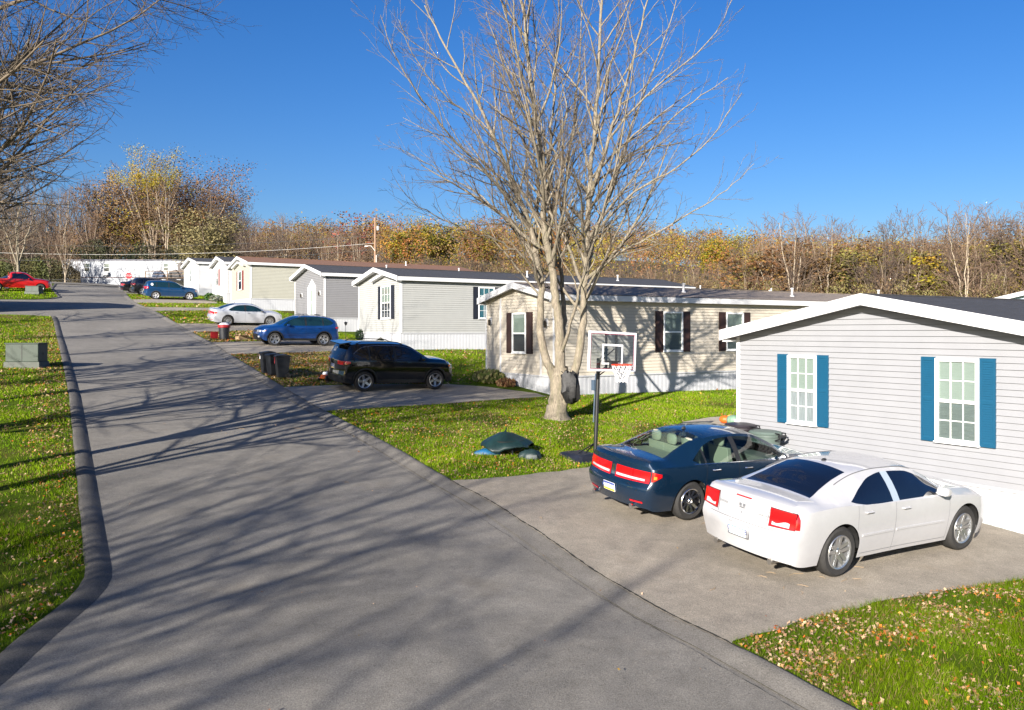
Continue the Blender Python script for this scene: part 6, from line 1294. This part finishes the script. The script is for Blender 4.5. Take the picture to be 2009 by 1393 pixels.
def leaves(s0, s1, t0, t1, dens, size, clump=.5, fn=None, anywhere=False, dz=.085):
    n = int((s1-s0)*(t1-t0)*dens); s = r_.uniform(s0, s1, n); t = r_.uniform(t0, t1, n)
    k = seen(s, t); k &= lawn_ok(s, t) if not anywhere else np.ones(n, bool)
    q = .5 + .5*np.sin(s*2.9 + 1.3*np.sin(t*2.1+1))*np.sin(t*2.3 + 1.1*np.sin(s*3.1)); q = (1-clump) + clump*q**2.2*2
    if fn is not None: q = q*fn(s, t)
    k &= r_.random(n) < q; s, t = s[k], t[k]; n = len(s)
    if not n: return
    X, Y = xy(s, t); c = np.stack([X, Y, G(s, t) + dz + r_.uniform(-.015, .02, n)*(not anywhere)], 1); a = r_.uniform(0, 6.28, n); sz = size*r_.uniform(.55, 1.3, n); tl_ = r_.normal(size=(n, 2))*.45
    P_ = [];
    for ang, rad, lift in ((0, 1, .0), (.75, .45, .06), (1.5, .85, .0), (2.6, .5, .05), (3.14, .9, .0), (4.0, .45, .06), (4.71, .8, .0), (5.5, .5, .04)):
        x = np.cos(a+ang)*rad*sz; y = np.sin(a+ang)*rad*sz; z = x*tl_[:, 0] + y*tl_[:, 1] + lift*sz*6*.3; P_.append(c + np.stack([x, y, z + np.abs(x)*.15], 1))
    LV.append(np.stack(P_, 1).reshape(-1, 3)); hot = (np.sin(s*1.9)*np.sin(t*2.6) > .45); idx = np.where(hot & (r_.random(n) < .6), r_.integers(2, 5, n), r_.choice(8, n, p=[.22, .2, .12, .06, .04, .1, .2, .06])); LC.append(PAL[idx]*r_.uniform(.4, 1.15, (n, 1)))
near = lambda s, t: np.clip(1.5 - np.abs(s - 6.35)*1.5, .35, 1.3) + 1.2*(t < TC(s)+.35)
leaves(4.5, 7.3, 6.9, 15.2, 800, .025, .85, near); leaves(.5, 7.3, 15.2, 20, 200, .025, .85); leaves(.5, 4.5, 6.9, 15.2, 200, .025, .85); leaves(9, 20, -3, 1.3, 230, .023, .85, lambda s, t: .4 + 1.3*(t > TL(s)-.9)); leaves(14.5, 24.6, 7.3, 18, 150, .025, .65, lambda s, t: np.clip(1.5 - (t-7.5)*.12, .15, 1.4)); leaves(14.7, 24.6, 16, 27, 8, .042, .4)
leaves(20, 60, -4, 2.8, 160, .030, .75, lambda s, t: .45 + 1.6*(t > TL(s)-1.2)); leaves(28, 41, 7.8, 14, 330, .036, .35); leaves(28, 41.6, 14, 26, 12, .06, .5); leaves(45.5, 54, 8.8, 14, 90, .07, .4); leaves(57, 84, 8.6, 15, 14, .09, .6)
leaves(5, 24, 1.5, 15, .8, .018, .2, None, True, .080)
V_ = np.concatenate(LV); tag(fin('fallen_leaves', np_mesh('fallen_leaves', V_, np.arange(len(V_)).reshape(-1, 8), np.concatenate(LC)), mat('dead_leaves', (1, 1, 1), .7, attr=True, spec=.3)), kind='stuff')
# sticks on the drive
k = MB()
for i in range(26):
    s = r_.uniform(7.6, 8.6) if i < 12 else r_.uniform(6, 22); t = r_.uniform(9.0, 10.3) if i < 12 else r_.uniform(3, 12); a = r_.uniform(0, 6.3); L = r_.uniform(.05, .16); X, Y = xy(s, t); z = float(G(s, t)) + (.075 if t > 7.6 else .022)
    k.tube([(X, Y, z), (X+L*math.cos(a), Y+L*math.sin(a), z+.006), (X+1.8*L*math.cos(a+.3), Y+1.8*L*math.sin(a+.3), z)], .0035, 4)
tag(k.build('twig_litter', mat('stick', (.30, .21, .12), .9)), kind='stuff')
